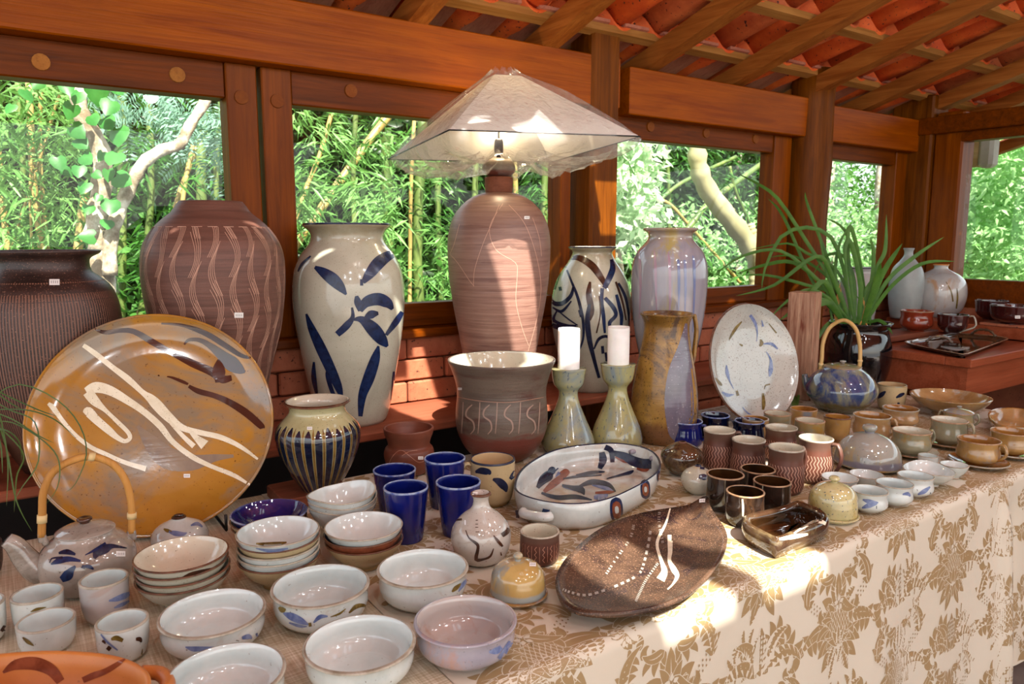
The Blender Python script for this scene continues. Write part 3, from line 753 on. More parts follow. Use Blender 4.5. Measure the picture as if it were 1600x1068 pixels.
G['tancup'] = glaze('tan_cup_glaze', '#8c6a40', '#b08e60', 9, .14, c3='#9a9080', third=.64, rings=.5)
G['greycup'] = glaze('grey_green_cup_glaze', '#74745e', '#928e74', 9, .14, c3='#9c7c3c', third=.56)
G['ambin'] = glaze('amber_inner_glaze', '#7a4c20', '#a87838', 10, .1)
G['bluedrip'] = glaze('blue_drip_teapot_glaze', '#23325c', '#4c6088', 11, .06, c3='#8a8c70', streak=2.2, foot='#5a5630', footh=.25, edge=.5, third=.53)
G['black'] = glaze('black_gloss_glaze', '#050506', '#101014', 8, .07, c3='#2c2420', third=.68)
G['streakwood'] = wood('streaked_red_and_cream_wood', '#6e2a1c', '#dcb494', 2, 14, .4)
G['platein'] = glaze('speckled_grey_white_plate_glaze', '#9ea29c', '#b6b8b0', 5, .14, speck='#77695a', sden=.62, sscale=210)
G['orange'] = glaze('orange_terracotta_glaze', '#b0662a', '#cc8440', 5, .4, speck='#7c4c24', sden=.7)
G['palevase'] = glaze('pale_blue_white_vase_glaze', '#a0a4a6', '#c0bfba', 7, .12, c3='#b48a5c', streak=2, third=.63)
G['greybottle'] = plain('pale_grey_bottle_glaze', '#98a09e', .35); G['redcup'] = glaze('brick_red_cup_glaze', '#6c2414', '#8c3820', 8, .1); G['wine'] = glaze('dark_wine_glaze', '#200c0c', '#3e1614', 8, .08)
G['soil'] = plain('potting_soil', '#2c2018', .9); G['blackmetal'] = plain('black_metal', '#0c0c0c', .4)
WH = [G['white'], G['rim'], G['whitein']]
# ================================================================ SHELF POTS
SZ = .87
# far left ribbed vase
P = silh('ribbed_urn', 'huge dark brown urn with combed vertical ribs and wide flat rim, at far left', 'vase', 74, 733,
    [(733, 56), (700, 74), (650, 98), (600, 112), (550, 120), (495, 122), (465, 117), (445, 106), (432, 90), (424, 79), (410, 76), (402, 80), (396, 94), (392, 97)], [G['brownclay'], G['brownclay'], G['brownclay']], SZ, parts=True, seg=96, cen=2.085)
gs = []
for k in range(84):
    a = -1.75+k*3.5/84; z0_, z1_ = P.z0+.03, P.z0+(P.z1-P.z0)*.87
    gs.append(ribbon_par(P, [(a, z) for z in np.linspace(z0_, z1_, 16)], .0022+.0012*random.random(), .0008))
V, Fc = join(gs); mk('combed_ridge', V, Fc, plain('worn_reddish_ridge', '#75503f', .5), P.root, True, kind='stuff')
label_tag(P, 85, 441, 8)
# big brown vase with wave combing
P = silh('combed_vase', 'tall red-brown vase with combed wavy lines and short straight collar', 'vase', 340, 700,
    [(700, 54), (660, 60), (600, 76), (560, 88), (520, 100), (480, 108), (440, 113), (405, 113), (380, 107), (358, 93), (342, 76), (332, 63), (322, 56), (316, 51)], [G['redclay']]*3, SZ, parts=True, seg=80, cen=2.08)
gs = []
for c0 in range(-6, 7):
    for seg_ in range(6):
        t0 = .06+seg_*.145+(.07 if c0 % 2 else 0); sg = 1 if (seg_+c0) % 2 else -1
        for q in range(4):
            pts = []
            for t in np.linspace(0, 1, 12):
                pts.append((c0*.26+sg*(.10*math.sin(t*PI)-.05)+(q-1.5)*.024+.01*t, P.z0+(P.z1-P.z0)*min(.9, t0+t*(.17+.012*q))))
            gs.append(ribbon_par(P, pts, .0013, .0007))
V, Fc = join(gs); mk('combed_line', V, Fc, plain('pale_combed_line', '#bd927c', .6), P.root, True, kind='stuff')
label_tag(P, 373, 492, 7)
# cream vase with blue flower
P = silh('painted_vase', 'large cream speckled vase with brushed dark blue flower and leaves', 'vase', 552, 668,
    [(668, 52), (640, 58), (600, 67), (550, 77), (500, 85), (460, 88), (425, 85), (402, 76), (388, 66), (378, 59), (368, 57), (360, 61), (354, 68), (350, 69)], [G['cream'], G['navy'], G['creamin']], SZ, parts=True, seg=72)
S = [[(492, 417, 4.2), (505, 425, 12.6), (520, 436, 16.8), (532, 448, 12.6), (541, 460, 2.8)],
     [(624, 394, 5.6), (608, 399, 12.6), (592, 410, 16.8), (578, 427, 14.0), (567, 441, 5.6)], [(565, 436, 4.2), (565, 446, 4.2)],
     [(557, 462, 4.2), (559, 472, 9.8), (562, 486, 4.2)], [(563, 486, 5.6), (572, 472, 14.0), (590, 467, 16.8), (605, 473, 14.0), (613, 483, 4.2)],
     [(550, 480, 2.8), (551, 495, 5.6), (542, 508, 9.8), (527, 522, 8.4)], [(570, 497, 4.2), (580, 491, 11.2), (591, 489, 4.2)],
     [(552, 499, 2.8), (565, 499, 9.8), (582, 513, 18.2), (596, 530, 15.4), (605, 541, 4.2)], [(628, 487, 5.6), (618, 503, 8.4), (603, 523, 4.2)],
     [(479, 490, 2.8), (487, 512, 9.8), (500, 540, 14.0), (515, 572, 14.0), (528, 602, 11.2), (534, 620, 4.2)],
     [(516, 572, 4.2), (512, 585, 5.6), (519, 610, 5.6), (525, 620, 2.8)], [(591, 540, 2.8), (586, 560, 12.6), (576, 590, 15.4), (566, 618, 11.2), (563, 650, 5.6)],
     [(491, 565, 2.8), (491, 590, 7.0), (496, 618, 2.8)], [(615, 580, 2.8), (614, 600, 4.2), (611, 625, 1.4)], [(486, 400, 2.1), (473, 412, 3.5), (466, 424, 2.1)], [(637, 462, 1.4), (637, 480, 4.2), (634, 500, 1.4)]]
paint(P, G['blue'], S)
# table lamp
P = silh('table_lamp', 'tall pinkish-brown clay table lamp under a wide white shade in clear plastic', 'lamp', 780, 640,
    [(640, 46), (600, 50), (560, 56), (520, 63), (480, 71), (440, 77), (400, 80), (372, 80), (348, 75), (330, 66), (316, 53), (307, 40), (302, 26), (301, 20)], [G['redclay2']]*3, SZ, parts=True, seg=72, cen=2.03, closed=True)
L_lamp = P
gs = [ribbon_px(P, [(x, y, .45) for x, y in pl], n=30, off=.0006, across=2) for pl in (
    [(780, 320), (768, 350), (755, 380), (742, 420), (740, 447)], [(786, 318), (765, 355), (775, 390), (805, 410), (808, 430), (806, 470), (815, 510), (826, 540)],
    [(795, 320), (820, 350), (838, 400), (845, 450), (838, 500), (825, 548)], [(703, 397), (715, 410), (733, 437), (741, 447)], [(718, 350), (710, 380), (703, 397)],
    [(832, 340), (842, 370), (846, 400)])]
V, Fc = join(gs); mk('incised_line', V, Fc, G['incised'], P.root, True); label_tag(P, 823, 340, 4)
ax = np.array([P.c[0], P.c[1]])
def zof(y): return z_at((ax[0], ax[1], 0), 778, y)
def rof(hw, z): return r_at((ax[0], ax[1], 0), 778, z, hw)
def lathe_part(name, c, prof, mat, parent, seg=32, closed=True, thick=.004, inner=False):
    V, Fc, MI = lathe_geo(c, prof, thick, seg, closed, 24, inner=inner); return mk(name, V, Fc, mat, parent, True, mi=MI if isinstance(mat, (list, tuple)) else None)
lathe_part('wooden_collar', ax, [(rof(21, zof(300)), zof(301)), (rof(22, zof(290)), zof(290)), (rof(22, zof(278)), zof(278)), (rof(20, zof(277)), zof(277))], G['block'], P.root)
lathe_part('clay_ball', ax, [(rof(14, zof(277)), zof(277)), (rof(24, zof(270)), zof(270)), (rof(26, zof(262)), zof(262)), (rof(22, zof(252)), zof(252)), (rof(10, zof(247)), zof(247))], G['tanclay'], P.root)
lathe_part('socket', ax, [(.008, zof(247)), (.008, zof(240)), (.014, zof(238)), (.0145, zof(222)), (.011, zof(217))], G['blackmetal'], P.root)
zt = ony(785, 124, 1.93)[2]
lathe_part('harp_rod', ax, [(.004, zof(218)), (.004, zt-.005)], G['blackmetal'], P.root, 10)
QC = {(-1, -1): np.array([.986, 1.723, 1.705]), (1, -1): np.array([1.482, 1.532, 1.705]), (-1, 1): np.array([1.03, 2.19, 1.672]), (1, 1): np.array([1.55, 2.02, 1.68])}
def Qb(a, b): return sum(QC[(i, j)]*(1+i*a)*(1+j*b)/4 for i in (-1, 1) for j in (-1, 1))
A0 = ony(785, 122, 1.93)
def shp(a, b, t, k=1.):
    """t = 0 at the open bottom of the shade, 1 at its small top; k widens"""
    s = (1-t)*1.0+t*.15; c = Qb(0, 0)*(1-t)+A0*t; return c+(Qb(a*k, b*k)-Qb(0, 0))*s
m = NB('white_paper_shade'); t = m.t; tl = m.n('ShaderNodeBsdfTranslucent'); tl.inputs[0].default_value = (.9, .84, .7, 1)
m.b.inputs['Base Color'].default_value = (.88, .86, .84, 1); m.b.inputs['Roughness'].default_value = .7; mx = m.n('ShaderNodeMixShader'); mx.inputs[0].default_value = .45
m.l(m.b.outputs[0], mx.inputs[1]); m.l(tl.outputs[0], mx.inputs[2]); m.l(mx.outputs[0], m.out.inputs[0]); M['shade'] = m.m
CO = ((-1, -1), (1, -1), (1, 1), (-1, 1))
V = [shp(a, b, 0) for a, b in CO]+[shp(a, b, 1) for a, b in CO]+[shp(a, b, 0, .985) for a, b in CO]+[shp(a, b, 1, .95) for a, b in CO]
Fc = [(i, (i+1) % 4, 4+(i+1) % 4, 4+i) for i in range(4)]; Fc += [tuple(8+q for q in f[::-1]) for f in Fc]; Fc += [(i, 8+i, 8+(i+1) % 4, (i+1) % 4) for i in range(4)]+[(4+i, 4+(i+1) % 4, 12+(i+1) % 4, 12+i) for i in range(4)]
mk('lamp_shade', V, Fc, M['shade'], P.root, False)
for i in range(4): tube('shade_wire', [V[i], V[(i+1) % 4]], .002, G['blackmetal'], P.root, 6)
zb = 1.69
# clear film wrapped over the shade, gathered loosely beneath
V = []; Fc = []; n = 120
def film_ring(t, k, dz, amp, ph, zs=0.):
    for i in range(n):
        a = 2*PI*i/n; c_, s_ = math.cos(a), math.sin(a); m_ = max(abs(c_), abs(s_))**.86; x, y = c_/m_, s_/m_
        w_ = k*(1+amp*(math.sin(a*13+ph)+.6*math.sin(a*29+ph*2.3)+.5*math.sin(a*47+ph*3.1)))
        q = shp(x*w_, y*w_, t); V.append((q[0], q[1], q[2]+dz+zs*(math.sin(a*9+ph)+.7*math.sin(a*21+2*ph))))
film_ring(1, .75, .022, .06, 0, .005); film_ring(1, 1.15, .006, .03, 1, .002)
for q in range(1, 7): film_ring(1-q/7, 1.04, .008+.012*math.sin(q/7*PI), .005, 1+q*.6, .0025)
for (k, dz, am, ph, zs) in ((1.05, -.004, .012, 5, .004), (1.0, -.028, .02, 5.6, .006), (.9, -.046, .03, 6.1, .010), (.72, -.056, .04, 6.9, .012), (.5, -.052, .05, 7.7, .012), (.34, -.03, .06, 8.4, .01)): film_ring(0, k, dz, am, ph, zs)
nr = len(V)//n
Fc = [(j*n+i, j*n+(i+1) % n, (j+1)*n+(i+1) % n, (j+1)*n+i) for j in range(nr-1) for i in range(n)]
mk('plastic_wrap', V, Fc, M['film'], P.root, True)
l = bpy.data.lights.new('lamp_bulb', 'POINT'); l.energy = 7; l.shadow_soft_size = .03; l.color = (1, .8, .5)
o = bpy.data.objects.new('lamp_bulb', l); o.location = (ax[0], ax[1], zb+.075); COL.objects.link(o)
# abstract painted vase
P = silh('abstract_vase', 'grey vase painted with black fish, circles and blue wavy bands, behind the candles', 'vase', 922, 614,
    [(612, 35), (590, 42), (550, 53), (510, 61), (475, 63), (445, 58), (425, 49), (412, 40), (402, 34), (394, 31), (389, 36), (386, 38)], [G['cream'], G['navy'], G['creamin']], SZ, parts=True)
paint(P, G['navy'], [[(882, 412, 2), (873, 432, 3), (867, 452, 2)], [(882, 412, 2), (892, 437, 3), (903, 465, 4), (911, 500, 4), (911, 530, 3), (903, 550, 2)],
    [(862, 468, 3), (868, 474, 6), (880, 473, 6), (892, 462, 5), (896, 448, 3)], [(875, 448, 4), (876, 454, 4)], [(864, 480, 2), (878, 486, 4), (893, 470, 2)],
    [(863, 508, 6), (880, 512, 7), (903, 512, 4)], [(870, 486, 2), (866, 500, 4), (885, 508, 4), (901, 508, 2)], [(871, 484, 1.5), (888, 498, 2), (903, 508, 1.5)],
    [(905, 484, 3), (908, 495, 3)], [(921, 475, 4), (918, 500, 7), (921, 530, 7), (928, 560, 5), (936, 590, 4)], [(928, 545, 2), (935, 530, 4), (945, 525, 4), (955, 528, 3)],
    [(941, 540, 4), (942, 552, 4)], [(960, 590, 2), (950, 570, 4), (946, 550, 3)], [(966, 442, 3), (976, 462, 4), (981, 485, 3), (983, 510, 2)]], 'fish_drawing')
paint(P, G['blue'], [[(941, 450, 5), (940, 470, 5), (943, 495, 5), (945, 520, 3)], [(945, 465, 5), (958, 480, 6), (962, 492, 5), (953, 503, 5), (953, 512, 3)], [(963, 460, 4), (968, 480, 5), (971, 495, 5), (970, 512, 3)], [(955, 405, 4), (957, 420, 8), (950, 438, 8), (944, 450, 6)]], 'wavy_band')
paint(P, G['iron'], [[(888, 404, 3), (905, 403, 8), (925, 415, 10), (940, 435, 8), (948, 450, 4)], [(922, 440, 3), (920, 460, 8), (924, 485, 8), (921, 500, 4)], [(936, 462, 1.5), (938, 490, 2), (932, 520, 2)], [(962, 440, 3), (972, 470, 3), (978, 500, 2)]], 'brown_band')
# lilac vase
P = silh('streaked_vase', 'lilac and blue streaked glossy vase standing on the shelf behind the brown jug', 'vase', 1040, 622,
    [(620, 29), (600, 34), (560, 43), (520, 52), (475, 58), (435, 60), (410, 58), (392, 51), (380, 41), (372, 35), (364, 36), (360, 42), (357, 43)], [G['lilac']]*3, SZ, parts=True)
for mt, xs in ((G['lilac2'], (1070, 1084, 1060)), (G['mauve'], (1024, 1046, 1000))):
    paint(P, mt, [[(x-2, 382+random.randint(0, 30), 1), (x, 410, 3.5), (x+1, 450, 3), (x+random.randint(-2, 2), 490+random.randint(-20, 40), 1)] for x in xs], 'glaze_run')
# ================================================================ BACK ROW ON THE TABLE
# great platter on its stand
def plate(name, label, cx, cy, z0, r, tau, az, prof, mats, asp=1.0):
    nh = np.array([math.sin(az), -math.cos(az), 0]); nn = nh*math.cos(tau)+ZZ*math.sin(tau)
    u = np.array([math.cos(az), math.sin(az), 0]); v = -nh*math.sin(tau)+ZZ*math.cos(tau); c = np.array([cx, cy, z0+r*math.cos(tau)])
    V0, Fc, MI = lathe_geo((0, 0), prof, .008, 96)
    V0 = np.array(V0); V0[:, 2] -= prof[-1][1]
    W = c+np.outer(V0[:, 0]*asp, u)+np.outer(V0[:, 1], v)+np.outer(V0[:, 2], nn)
    P = Pot(); P.root = empty(name, (cx, cy, z0), label=label, cat='platter'); P.V = [tuple(q) for q in W]; P.F = Fc; P.bvh = None
    P.body = mk('dish', W, Fc, mats, P.root, True, mi=MI); P.c3 = c; P.n = nn; P.u = u; P.v = v; P.r = r; return P
r = .2562
P = plate('large_platter', 'huge round ochre platter with poured cream and dark brown glaze lines, propped upright', .258, 1.802, .785, r, .4285, -.2235,
    [(.12, 0), (.15, .001), (.20, .009), (.235, .023), (r*.985, .034), (r, .038)], [G['ochre'], G['ochre'], G['ochre']])
paint(P, G['whitestroke'], [
    [(130, 539, 5.8), (150, 553, 7.2), (175, 573, 7.2), (200, 592, 8.7), (222, 612, 7.2), (235, 622, 11.6), (245, 632, 14.5), (262, 650, 13.0), (285, 668, 8.7), (315, 676, 7.2), (345, 683, 7.2), (375, 697, 5.8), (403, 717, 2.9)],
    [(245, 634, 5.8), (262, 655, 4.3), (285, 680, 5.8), (303, 697, 7.2)], [(293, 668, 4.3), (305, 682, 7.2), (320, 695, 14.5)],
    [(135, 612, 11.6), (150, 605, 14.5), (172, 610, 13.0), (200, 626, 10.2), (225, 643, 8.7), (250, 665, 8.7), (270, 690, 7.2), (300, 713, 7.2), (330, 728, 5.8), (365, 742, 5.8), (390, 757, 2.9)],
    [(137, 612, 14.5), (148, 626, 13.0), (165, 641, 5.8), (185, 660, 5.8), (200, 675, 5.8), (203, 684, 5.8), (195, 689, 5.8), (183, 683, 7.2), (170, 672, 10.2), (150, 655, 11.6), (138, 643, 13.0), (132, 646, 5.8)],
    [(75, 630, 4.3), (83, 637, 7.2), (97, 656, 5.8), (115, 677, 5.8), (140, 697, 5.8), (165, 709, 5.8), (195, 722, 5.8), (228, 732, 7.2)]], n=60, name='poured_cream_line')
paint(P, G['darkstroke'], [
    [(148, 514, 2.2), (165, 519, 5.8), (188, 516, 5.8), (210, 518, 7.2), (240, 535, 8.7), (270, 552, 7.2), (300, 567, 10.2), (330, 580, 11.6), (342, 588, 14.5), (344, 597, 13.0)],
    [(252, 505, 2.2), (285, 508, 4.3), (320, 520, 7.2), (350, 538, 7.2), (375, 554, 5.8), (392, 559, 2.9)],
    [(288, 538, 2.2), (295, 531, 4.3), (312, 531, 5.8), (330, 541, 8.7), (348, 556, 14.5), (362, 568, 20.3), (375, 577, 13.0), (383, 581, 2.9)], [(345, 562, 8.7), (342, 580, 17.4), (348, 592, 11.6), (362, 590, 7.2)],
    [(295, 603, 4.3), (310, 611, 7.2), (335, 618, 7.2), (358, 628, 8.7), (385, 645, 10.2), (408, 665, 8.7), (411, 669, 2.9)],
    [(261, 588, 1.4), (270, 590, 3.2), (285, 596, 4.3), (294, 600, 2.9)], [(247, 586, 1.7), (249, 587, 1.7)]], n=50, name='poured_brown_line')
paint(P, glaze('lavender_wash', '#766a64', '#8c7c68', 14, .12), [[(215, 665, 3), (235, 690, 20), (262, 715, 30), (300, 722, 22), (335, 715, 10), (365, 712, 4)]], n=24, off=.0004, across=7, name='purple_wash')
label_tag(P, 292, 743, 5)
ps = empty('plate_stand', (.27, 1.8, .782), label='black metal easel holding up the huge ochre platter', cat='stand')
for s in (-1, 1):
    a = P.c3+P.u*.13*s-P.v*r*.86
    f_ = np.array([a[0], a[1]-.02, .787]); q = np.array([a[0]+.0, a[1]-.035, .787])
    tube('bar', [tuple(q+np.array([0, 0, .035])), tuple(q), tuple(q+np.array([0, .2, 0])), tuple(P.c3+P.u*.10*s-P.n*.075+np.array([0, 0, .02]))], .0035, G['blackmetal'], ps, 6)
# oval plate
r = .2143
P = plate('speckled_plate', 'big round speckled grey-white plate with thin blue and olive leaves, leaning upright', 2.158, 1.63, .785, r, .2724, -.0957,
    [(.10, 0), (.12, .002), (.17, .012), (.2, .024), (r, .034)], [G['platein'], G['rimdk'], G['platein']], 1.0)
paint(P, G['softblue'], [[(1135, 570, 1), (1136, 582, 5), (1140, 595, 2), (1146, 607, 1)], [(1128, 612, 2), (1136, 617, 5), (1147, 616, 1)], [(1172, 492, 4), (1180, 505, 4), (1183, 520, 1.5), (1182, 533, 1)], [(1192, 537, 1), (1205, 537, 4), (1215, 545, 2)], [(1197, 549, 1), (1204, 562, 3), (1204, 578, 6), (1202, 588, 2)], [(1160, 636, 1), (1168, 645, 2), (1178, 650, 1)], [(1190, 500, 1), (1192, 510, 3)]], name='blue_leaf')
paint(P, G['olive'], [[(1159, 502, 1.5), (1150, 512, 4), (1142, 525, 3), (1139, 531, 1)], [(1188, 530, 2), (1190, 536, 5), (1187, 541, 2)], [(1151, 610, 3), (1153, 618, 4)], [(1194, 608, 1), (1196, 602, 2), (1203, 600, 2)], [(1192, 614, 3), (1193, 630, 5), (1192, 640, 3)], [(1118, 590, 1), (1124, 598, 4), (1128, 602, 2)], [(1155, 537, 1), (1160, 540, 3)], [(1201, 505, 1), (1213, 520, 2)]], name='olive_leaf')
# striped jar on its wooden block
box('jar_block', onz(428, 772, .78)[0]-.02, onz(428, 772, .78)[0]+.15, 1.69, 1.83, .781, .812, G['block'], None, .003, label='low dark wooden block under the blue-black striped jar', cat='block')
P = silh('striped_jar', 'round jar with glossy blue-black and amber vertical stripes and olive neck', 'vase', 501, 772,
    [(771, 27), (755, 33), (735, 46), (710, 59), (685, 66), (668, 66), (655, 57), (645, 47), (638, 44), (632, 46), (627, 52)], [G['olivejar'], G['rimdk'], G['creamin']], .812, parts=True)
gs = []; gl = []
for k in range(26):
    a = -PI+k*2*PI/26; zt_ = P.z0+(P.z1-P.z0)*.80; zb_ = P.z0+.004
    for da, ww, lst in ((0, .66, gs), (.12, .2, gl)):
        pts = []; VV = []; FF = []
        zz = np.linspace(zb_, zt_-.006*random.random(), 18)
        for i, z in enumerate(zz):
            half = ww*PI/26*(1 if i < 16 else (.8 if i == 16 else .2))
            for s in (-1, 0, 1): VV.append(surf(P, a+da+s*half, z, .0007))
        for i in range(17):
            for j in range(2): FF.append((i*3+j, i*3+j+1, (i+1)*3+j+1, (i+1)*3+j))
        lst.append((VV, FF))
V, Fc = join(gs); mk('dark_stripe', V, Fc, G['blackblue'], P.root, True); V, Fc = join(gl); mk('amber_stripe', V, Fc, G['brownline'], P.root, True)
label_tag(P, 484, 669, 4)
# terracotta jar
P = silh('terracotta_jar', 'small dark terracotta jar with flared neck, behind the blue tumblers', 'jar', 640, 745,
    [(743, 24), (730, 33), (712, 39), (700, 38), (694, 33), (686, 34), (676, 38), (668, 39.5)], [G['terra']]*3, parts=True)
paint(P, G['incised2'], [[(605, 735, .5), (612, 715, .5), (626, 703, .5), (640, 712, .5), (655, 722, .5), (670, 715, .5)], [(628, 712, .5), (640, 705, .5), (652, 703, .5)]], 'incised_line', across=2)
label_tag(P, 657, 715, 4)
# brown planter
P = silh('footed_pot', 'big grey-brown flared pot with pale wavy combing and white glazed inside', 'pot', 784, 725,
    [(716, 36), (706, 48), (690, 61), (668, 70), (645, 72), (622, 70), (604, 70), (588, 74), (574, 79), (565, 83), (561, 84)], [G['tanclay'], G['tanclay'], G['creamin']], parts=True, seg=64)
sw = []
for k, x in enumerate((724, 735, 750, 762, 777, 795, 813, 830, 843)):
    y0 = 632; s_ = 1 if k % 2 else 0
    if s_: sw.append([(x+3, y0, 1.2), (x-5, y0+8, 2.2), (x-6, y0+18, 2), (x+4, y0+26, 2.2), (x+6, y0+38, 1.8), (x, y0+46, .8)])
    else: sw.append([(x, y0-4, 1.2), (x-1, y0+20, 1.5), (x-3, y0+45, 1)])
paint(P, plain('pale_comb_mark', '#a08474', .5), sw, 'combed_mark'); paint(P, G['incised2'], [[(712, 619, .5), (750, 626, .5), (800, 628, .5), (856, 619, .5)]], 'incised_line', across=2, n=30)
label_tag(P, 719, 607, 3)
# candlesticks and candles
def candlestick(label, cx, yb, lv, cyb, cyt, clabel):
    P = silh('candlestick', label, 'candlestick', cx, yb, lv, [G['sage']]*3, group='pair of sage glazed candlesticks', closed=True)
    zc = z_at(P.c, cx, cyb); V, Fc, MI = lathe_geo(P.c, [(.0245, P.z1-.006), (.0262, P.z1-.003), (.0262, z_at(P.c, cx, cyt)), (.024, z_at(P.c, cx, cyt)+.001)], .004, 40, True, 9)
    t = empty('candle', (P.c[0], P.c[1], P.z1-.006), label=clabel, cat='candle', group='white pillar candles')
    s = r_at(P.c, cx, P.z1, 17)/.0262; V = [((x-P.c[0])*s+P.c[0], (y-P.c[1])*s+P.c[1], z) for x, y, z in V]
    mk('wax', V, Fc, G['wax'], t, True); zt = z_at(P.c, cx, cyt); tube('wick', [(P.c[0], P.c[1], zt), (P.c[0]+.001, P.c[1], zt+.005)], .0008, G['wick'], t, 5)
    return P
def cst(y0, ycb, yc, hb, dy):
    return [(y0, 36), (y0-12, 40), (y0-22, hb), (y0-40, 35), (y0-60, 26), (y0-80, 18), (y0-92, 15), (y0-99, 15.5), (y0-104, 19), (y0-110, 23.5), (y0-122, 26), (y0-130, 27), (y0-134, 28)]
candlestick('sage green flared candlestick, left of the pair, speckled blue at its foot', 887, 714, cst(709, 0, 0, 42, 0), 572, 517, 'white pillar candle in the left candlestick')
candlestick('sage green flared candlestick, right of the pair, with a blue vertical drip', 963, 706, [(y-9, h) for y, h in cst(711, 0, 0, 40, 0)], 566, 514, 'white pillar candle in the right candlestick')
# jug
P = silh('tall_jug', 'tall ochre and slate brown jug with pinched spout behind the blue mug', 'jug', 1036, 697,
    [(692, 46), (675, 50), (650, 53), (615, 52), (580, 47), (545, 40), (520, 36), (505, 36), (496, 39), (490, 43)], [G['jug']]*3, parts=True)
me = P.body.data
co = [v.co.copy() for v in me.vertices]; zt_ = P.z1-P.z0; dirs = np.array([-.9, -.45, 0]); dirs /= np.linalg.norm(dirs)
for v in me.vertices:
    if v.co.z > zt_-.03:
        rr = math.hypot(v.co.x, v.co.y)+1e-6; d = (v.co.x*dirs[0]+v.co.y*dirs[1])/rr
        f = max(0, d-.8)/.2*(v.co.z-(zt_-.03))/.03; v.co.x += dirs[0]*.026*f; v.co.y += dirs[1]*.026*f; v.co.z += .004*f
handle(P, 1.9, P.z1-.01, P.z1-.16, .022, .007, G['jug'], flat=1.6)
paint(P, G['slate'], [[(1072, 505, 3), (1068, 540, 14), (1064, 580, 34), (1064, 620, 44), (1064, 650, 42), (1060, 680, 26), (1058, 690, 6)]], 'slate_glaze_patch', across=9, n=30, off=.0005)
# ================================================================ SMALL POTS ON THE TABLE
def deco_px(P, mat, S, name='brush_stroke', **kw): return paint(P, mat, S, name, **kw)
# ---- left: white bowls
b1 = vessel('white_bowl', 'white glazed bowl with blue dabs below its rim, leftmost of the big bowls', 'bowl', 337, 1030, 956, 86, 'bowl', WH, group='big white bowls', parts=True, thick=.006, seg=64)
paint(b1, G['softblue'], [[(290, 1010, 2), (303, 1013, 7), (320, 1012, 5), (335, 1010, 1)], [(378, 996, 4), (388, 994, 7), (393, 997, 2)], [(400, 994, 8), (407, 992, 10), (409, 996, 2)]], 'blue_brushwork')
b2 = vessel('white_bowl', 'white glazed bowl cut off by the bottom edge, beside the terracotta dish', 'bowl', 358, 1138, 1052, 97, 'bowl', WH, group='big white bowls', thick=.006, seg=64)
b3 = vessel('white_bowl', 'white glazed bowl with blue and olive leaves, in front of the tall blue tumblers', 'bowl', 504, 990, 914, 78, 'bowl', WH, group='big white bowls', parts=True, thick=.006, seg=64)
paint(b3, G['softblue'], [[(443, 957, 2), (455, 962, 10), (470, 969, 9), (482, 975, 2)], [(452, 972, 2), (468, 977, 4), (480, 978, 1)], [(490, 972, 2), (500, 963, 6), (512, 962, 2)]], 'blue_brushwork')
paint(b3, G['olive'], [[(436, 948, 3), (442, 952, 8), (447, 951, 2)], [(484, 972, 4), (485, 978, 4)], [(545, 957, 2), (556, 947, 6), (568, 945, 4), (570, 948, 1)], [(516, 963, 1), (530, 958, 3), (540, 950, 1)]], 'olive_brushwork')
b4 = vessel('white_bowl', 'white glazed bowl nearest the white-dotted bottle vase', 'bowl', 662, 958, 887, 72, 'bowl', WH, group='big white bowls', parts=True, thick=.006, seg=64)
paint(b4, G['olive'], [[(706, 924, 2), (712, 918, 6), (720, 911, 2)]], 'olive_brushwork'); paint(b4, G['softblue'], [[(716, 924, 1), (722, 914, 5), (729, 905, 3)]], 'blue_brushwork')
b5 = vessel('white_bowl', 'large plain white glazed bowl at the bottom centre', 'bowl', 565, 1088, 1004, 89, 'bowl', WH, group='big white bowls', thick=.006, seg=64)
b6 = vessel('lilac_bowl', 'grey-lilac glazed bowl with pinkish inside and a blue brush stroke at right', 'bowl', 728, 1048, 968, 81, 'bowl', [G['greyblue'], G['greyblue'], G['pinkin']], parts=True, thick=.006, seg=64)
paint(b6, G['softblue'], [[(764, 1018, 3), (775, 1016, 9), (783, 1010, 5)], [(766, 1040, 4), (780, 1032, 10), (789, 1015, 7), (796, 1001, 3)], [(790, 1012, 2), (802, 1004, 4), (804, 1000, 1)]], 'blue_brushwork')
# ---- left: cups
CM = [G['white'], G['rim'], G['whitein']]
vessel('brown_jar', 'dark brown jar cut off by the left edge', 'jar', -28, 908, 848, 38, 'cup', [G['brownclay']]*3)
c = vessel('small_cup', 'small white cup with brown spot cut off by the left edge', 'cup', -26, 1012, 940, 43, 'cup', CM, group='small white handleless cups', parts=True); paint(c, G['iron'], [[(2, 980, 8), (8, 985, 10), (8, 998, 6)]])
c = vessel('small_cup', 'small white cup nearest the teapot spout', 'cup', 64, 992, 925, 43, 'cup', CM, group='small white handleless cups', parts=True); paint(c, G['olive'], [[(48, 955, 1), (58, 951, 4), (72, 948, 1)]])
c = vessel('small_cup', 'small white ribbed cup just behind the terracotta dish', 'cup', 77, 1024, 967, 48, 'cup', CM, group='small white handleless cups', parts=True); paint(c, G['olive'], [[(36, 995, 2), (44, 1002, 5), (53, 1008, 1)]])
c = vessel('small_cup', 'taller cream cup with a smoky blue stroke, right under the teapot', 'cup', 168, 976, 902, 40, 'cup', [G['pinkin'], G['rim'], G['whitein']], parts=True); paint(c, G['softblue'], [[(170, 938, 2), (182, 935, 7), (195, 930, 8), (204, 925, 3)], [(178, 949, 2), (190, 944, 5), (202, 938, 2)]])
c = vessel('small_cup', 'small white cup with brown rings and dots, right of the linen cups', 'cup', 196, 1037, 968, 43, 'cup', CM, group='small white handleless cups', parts=True)
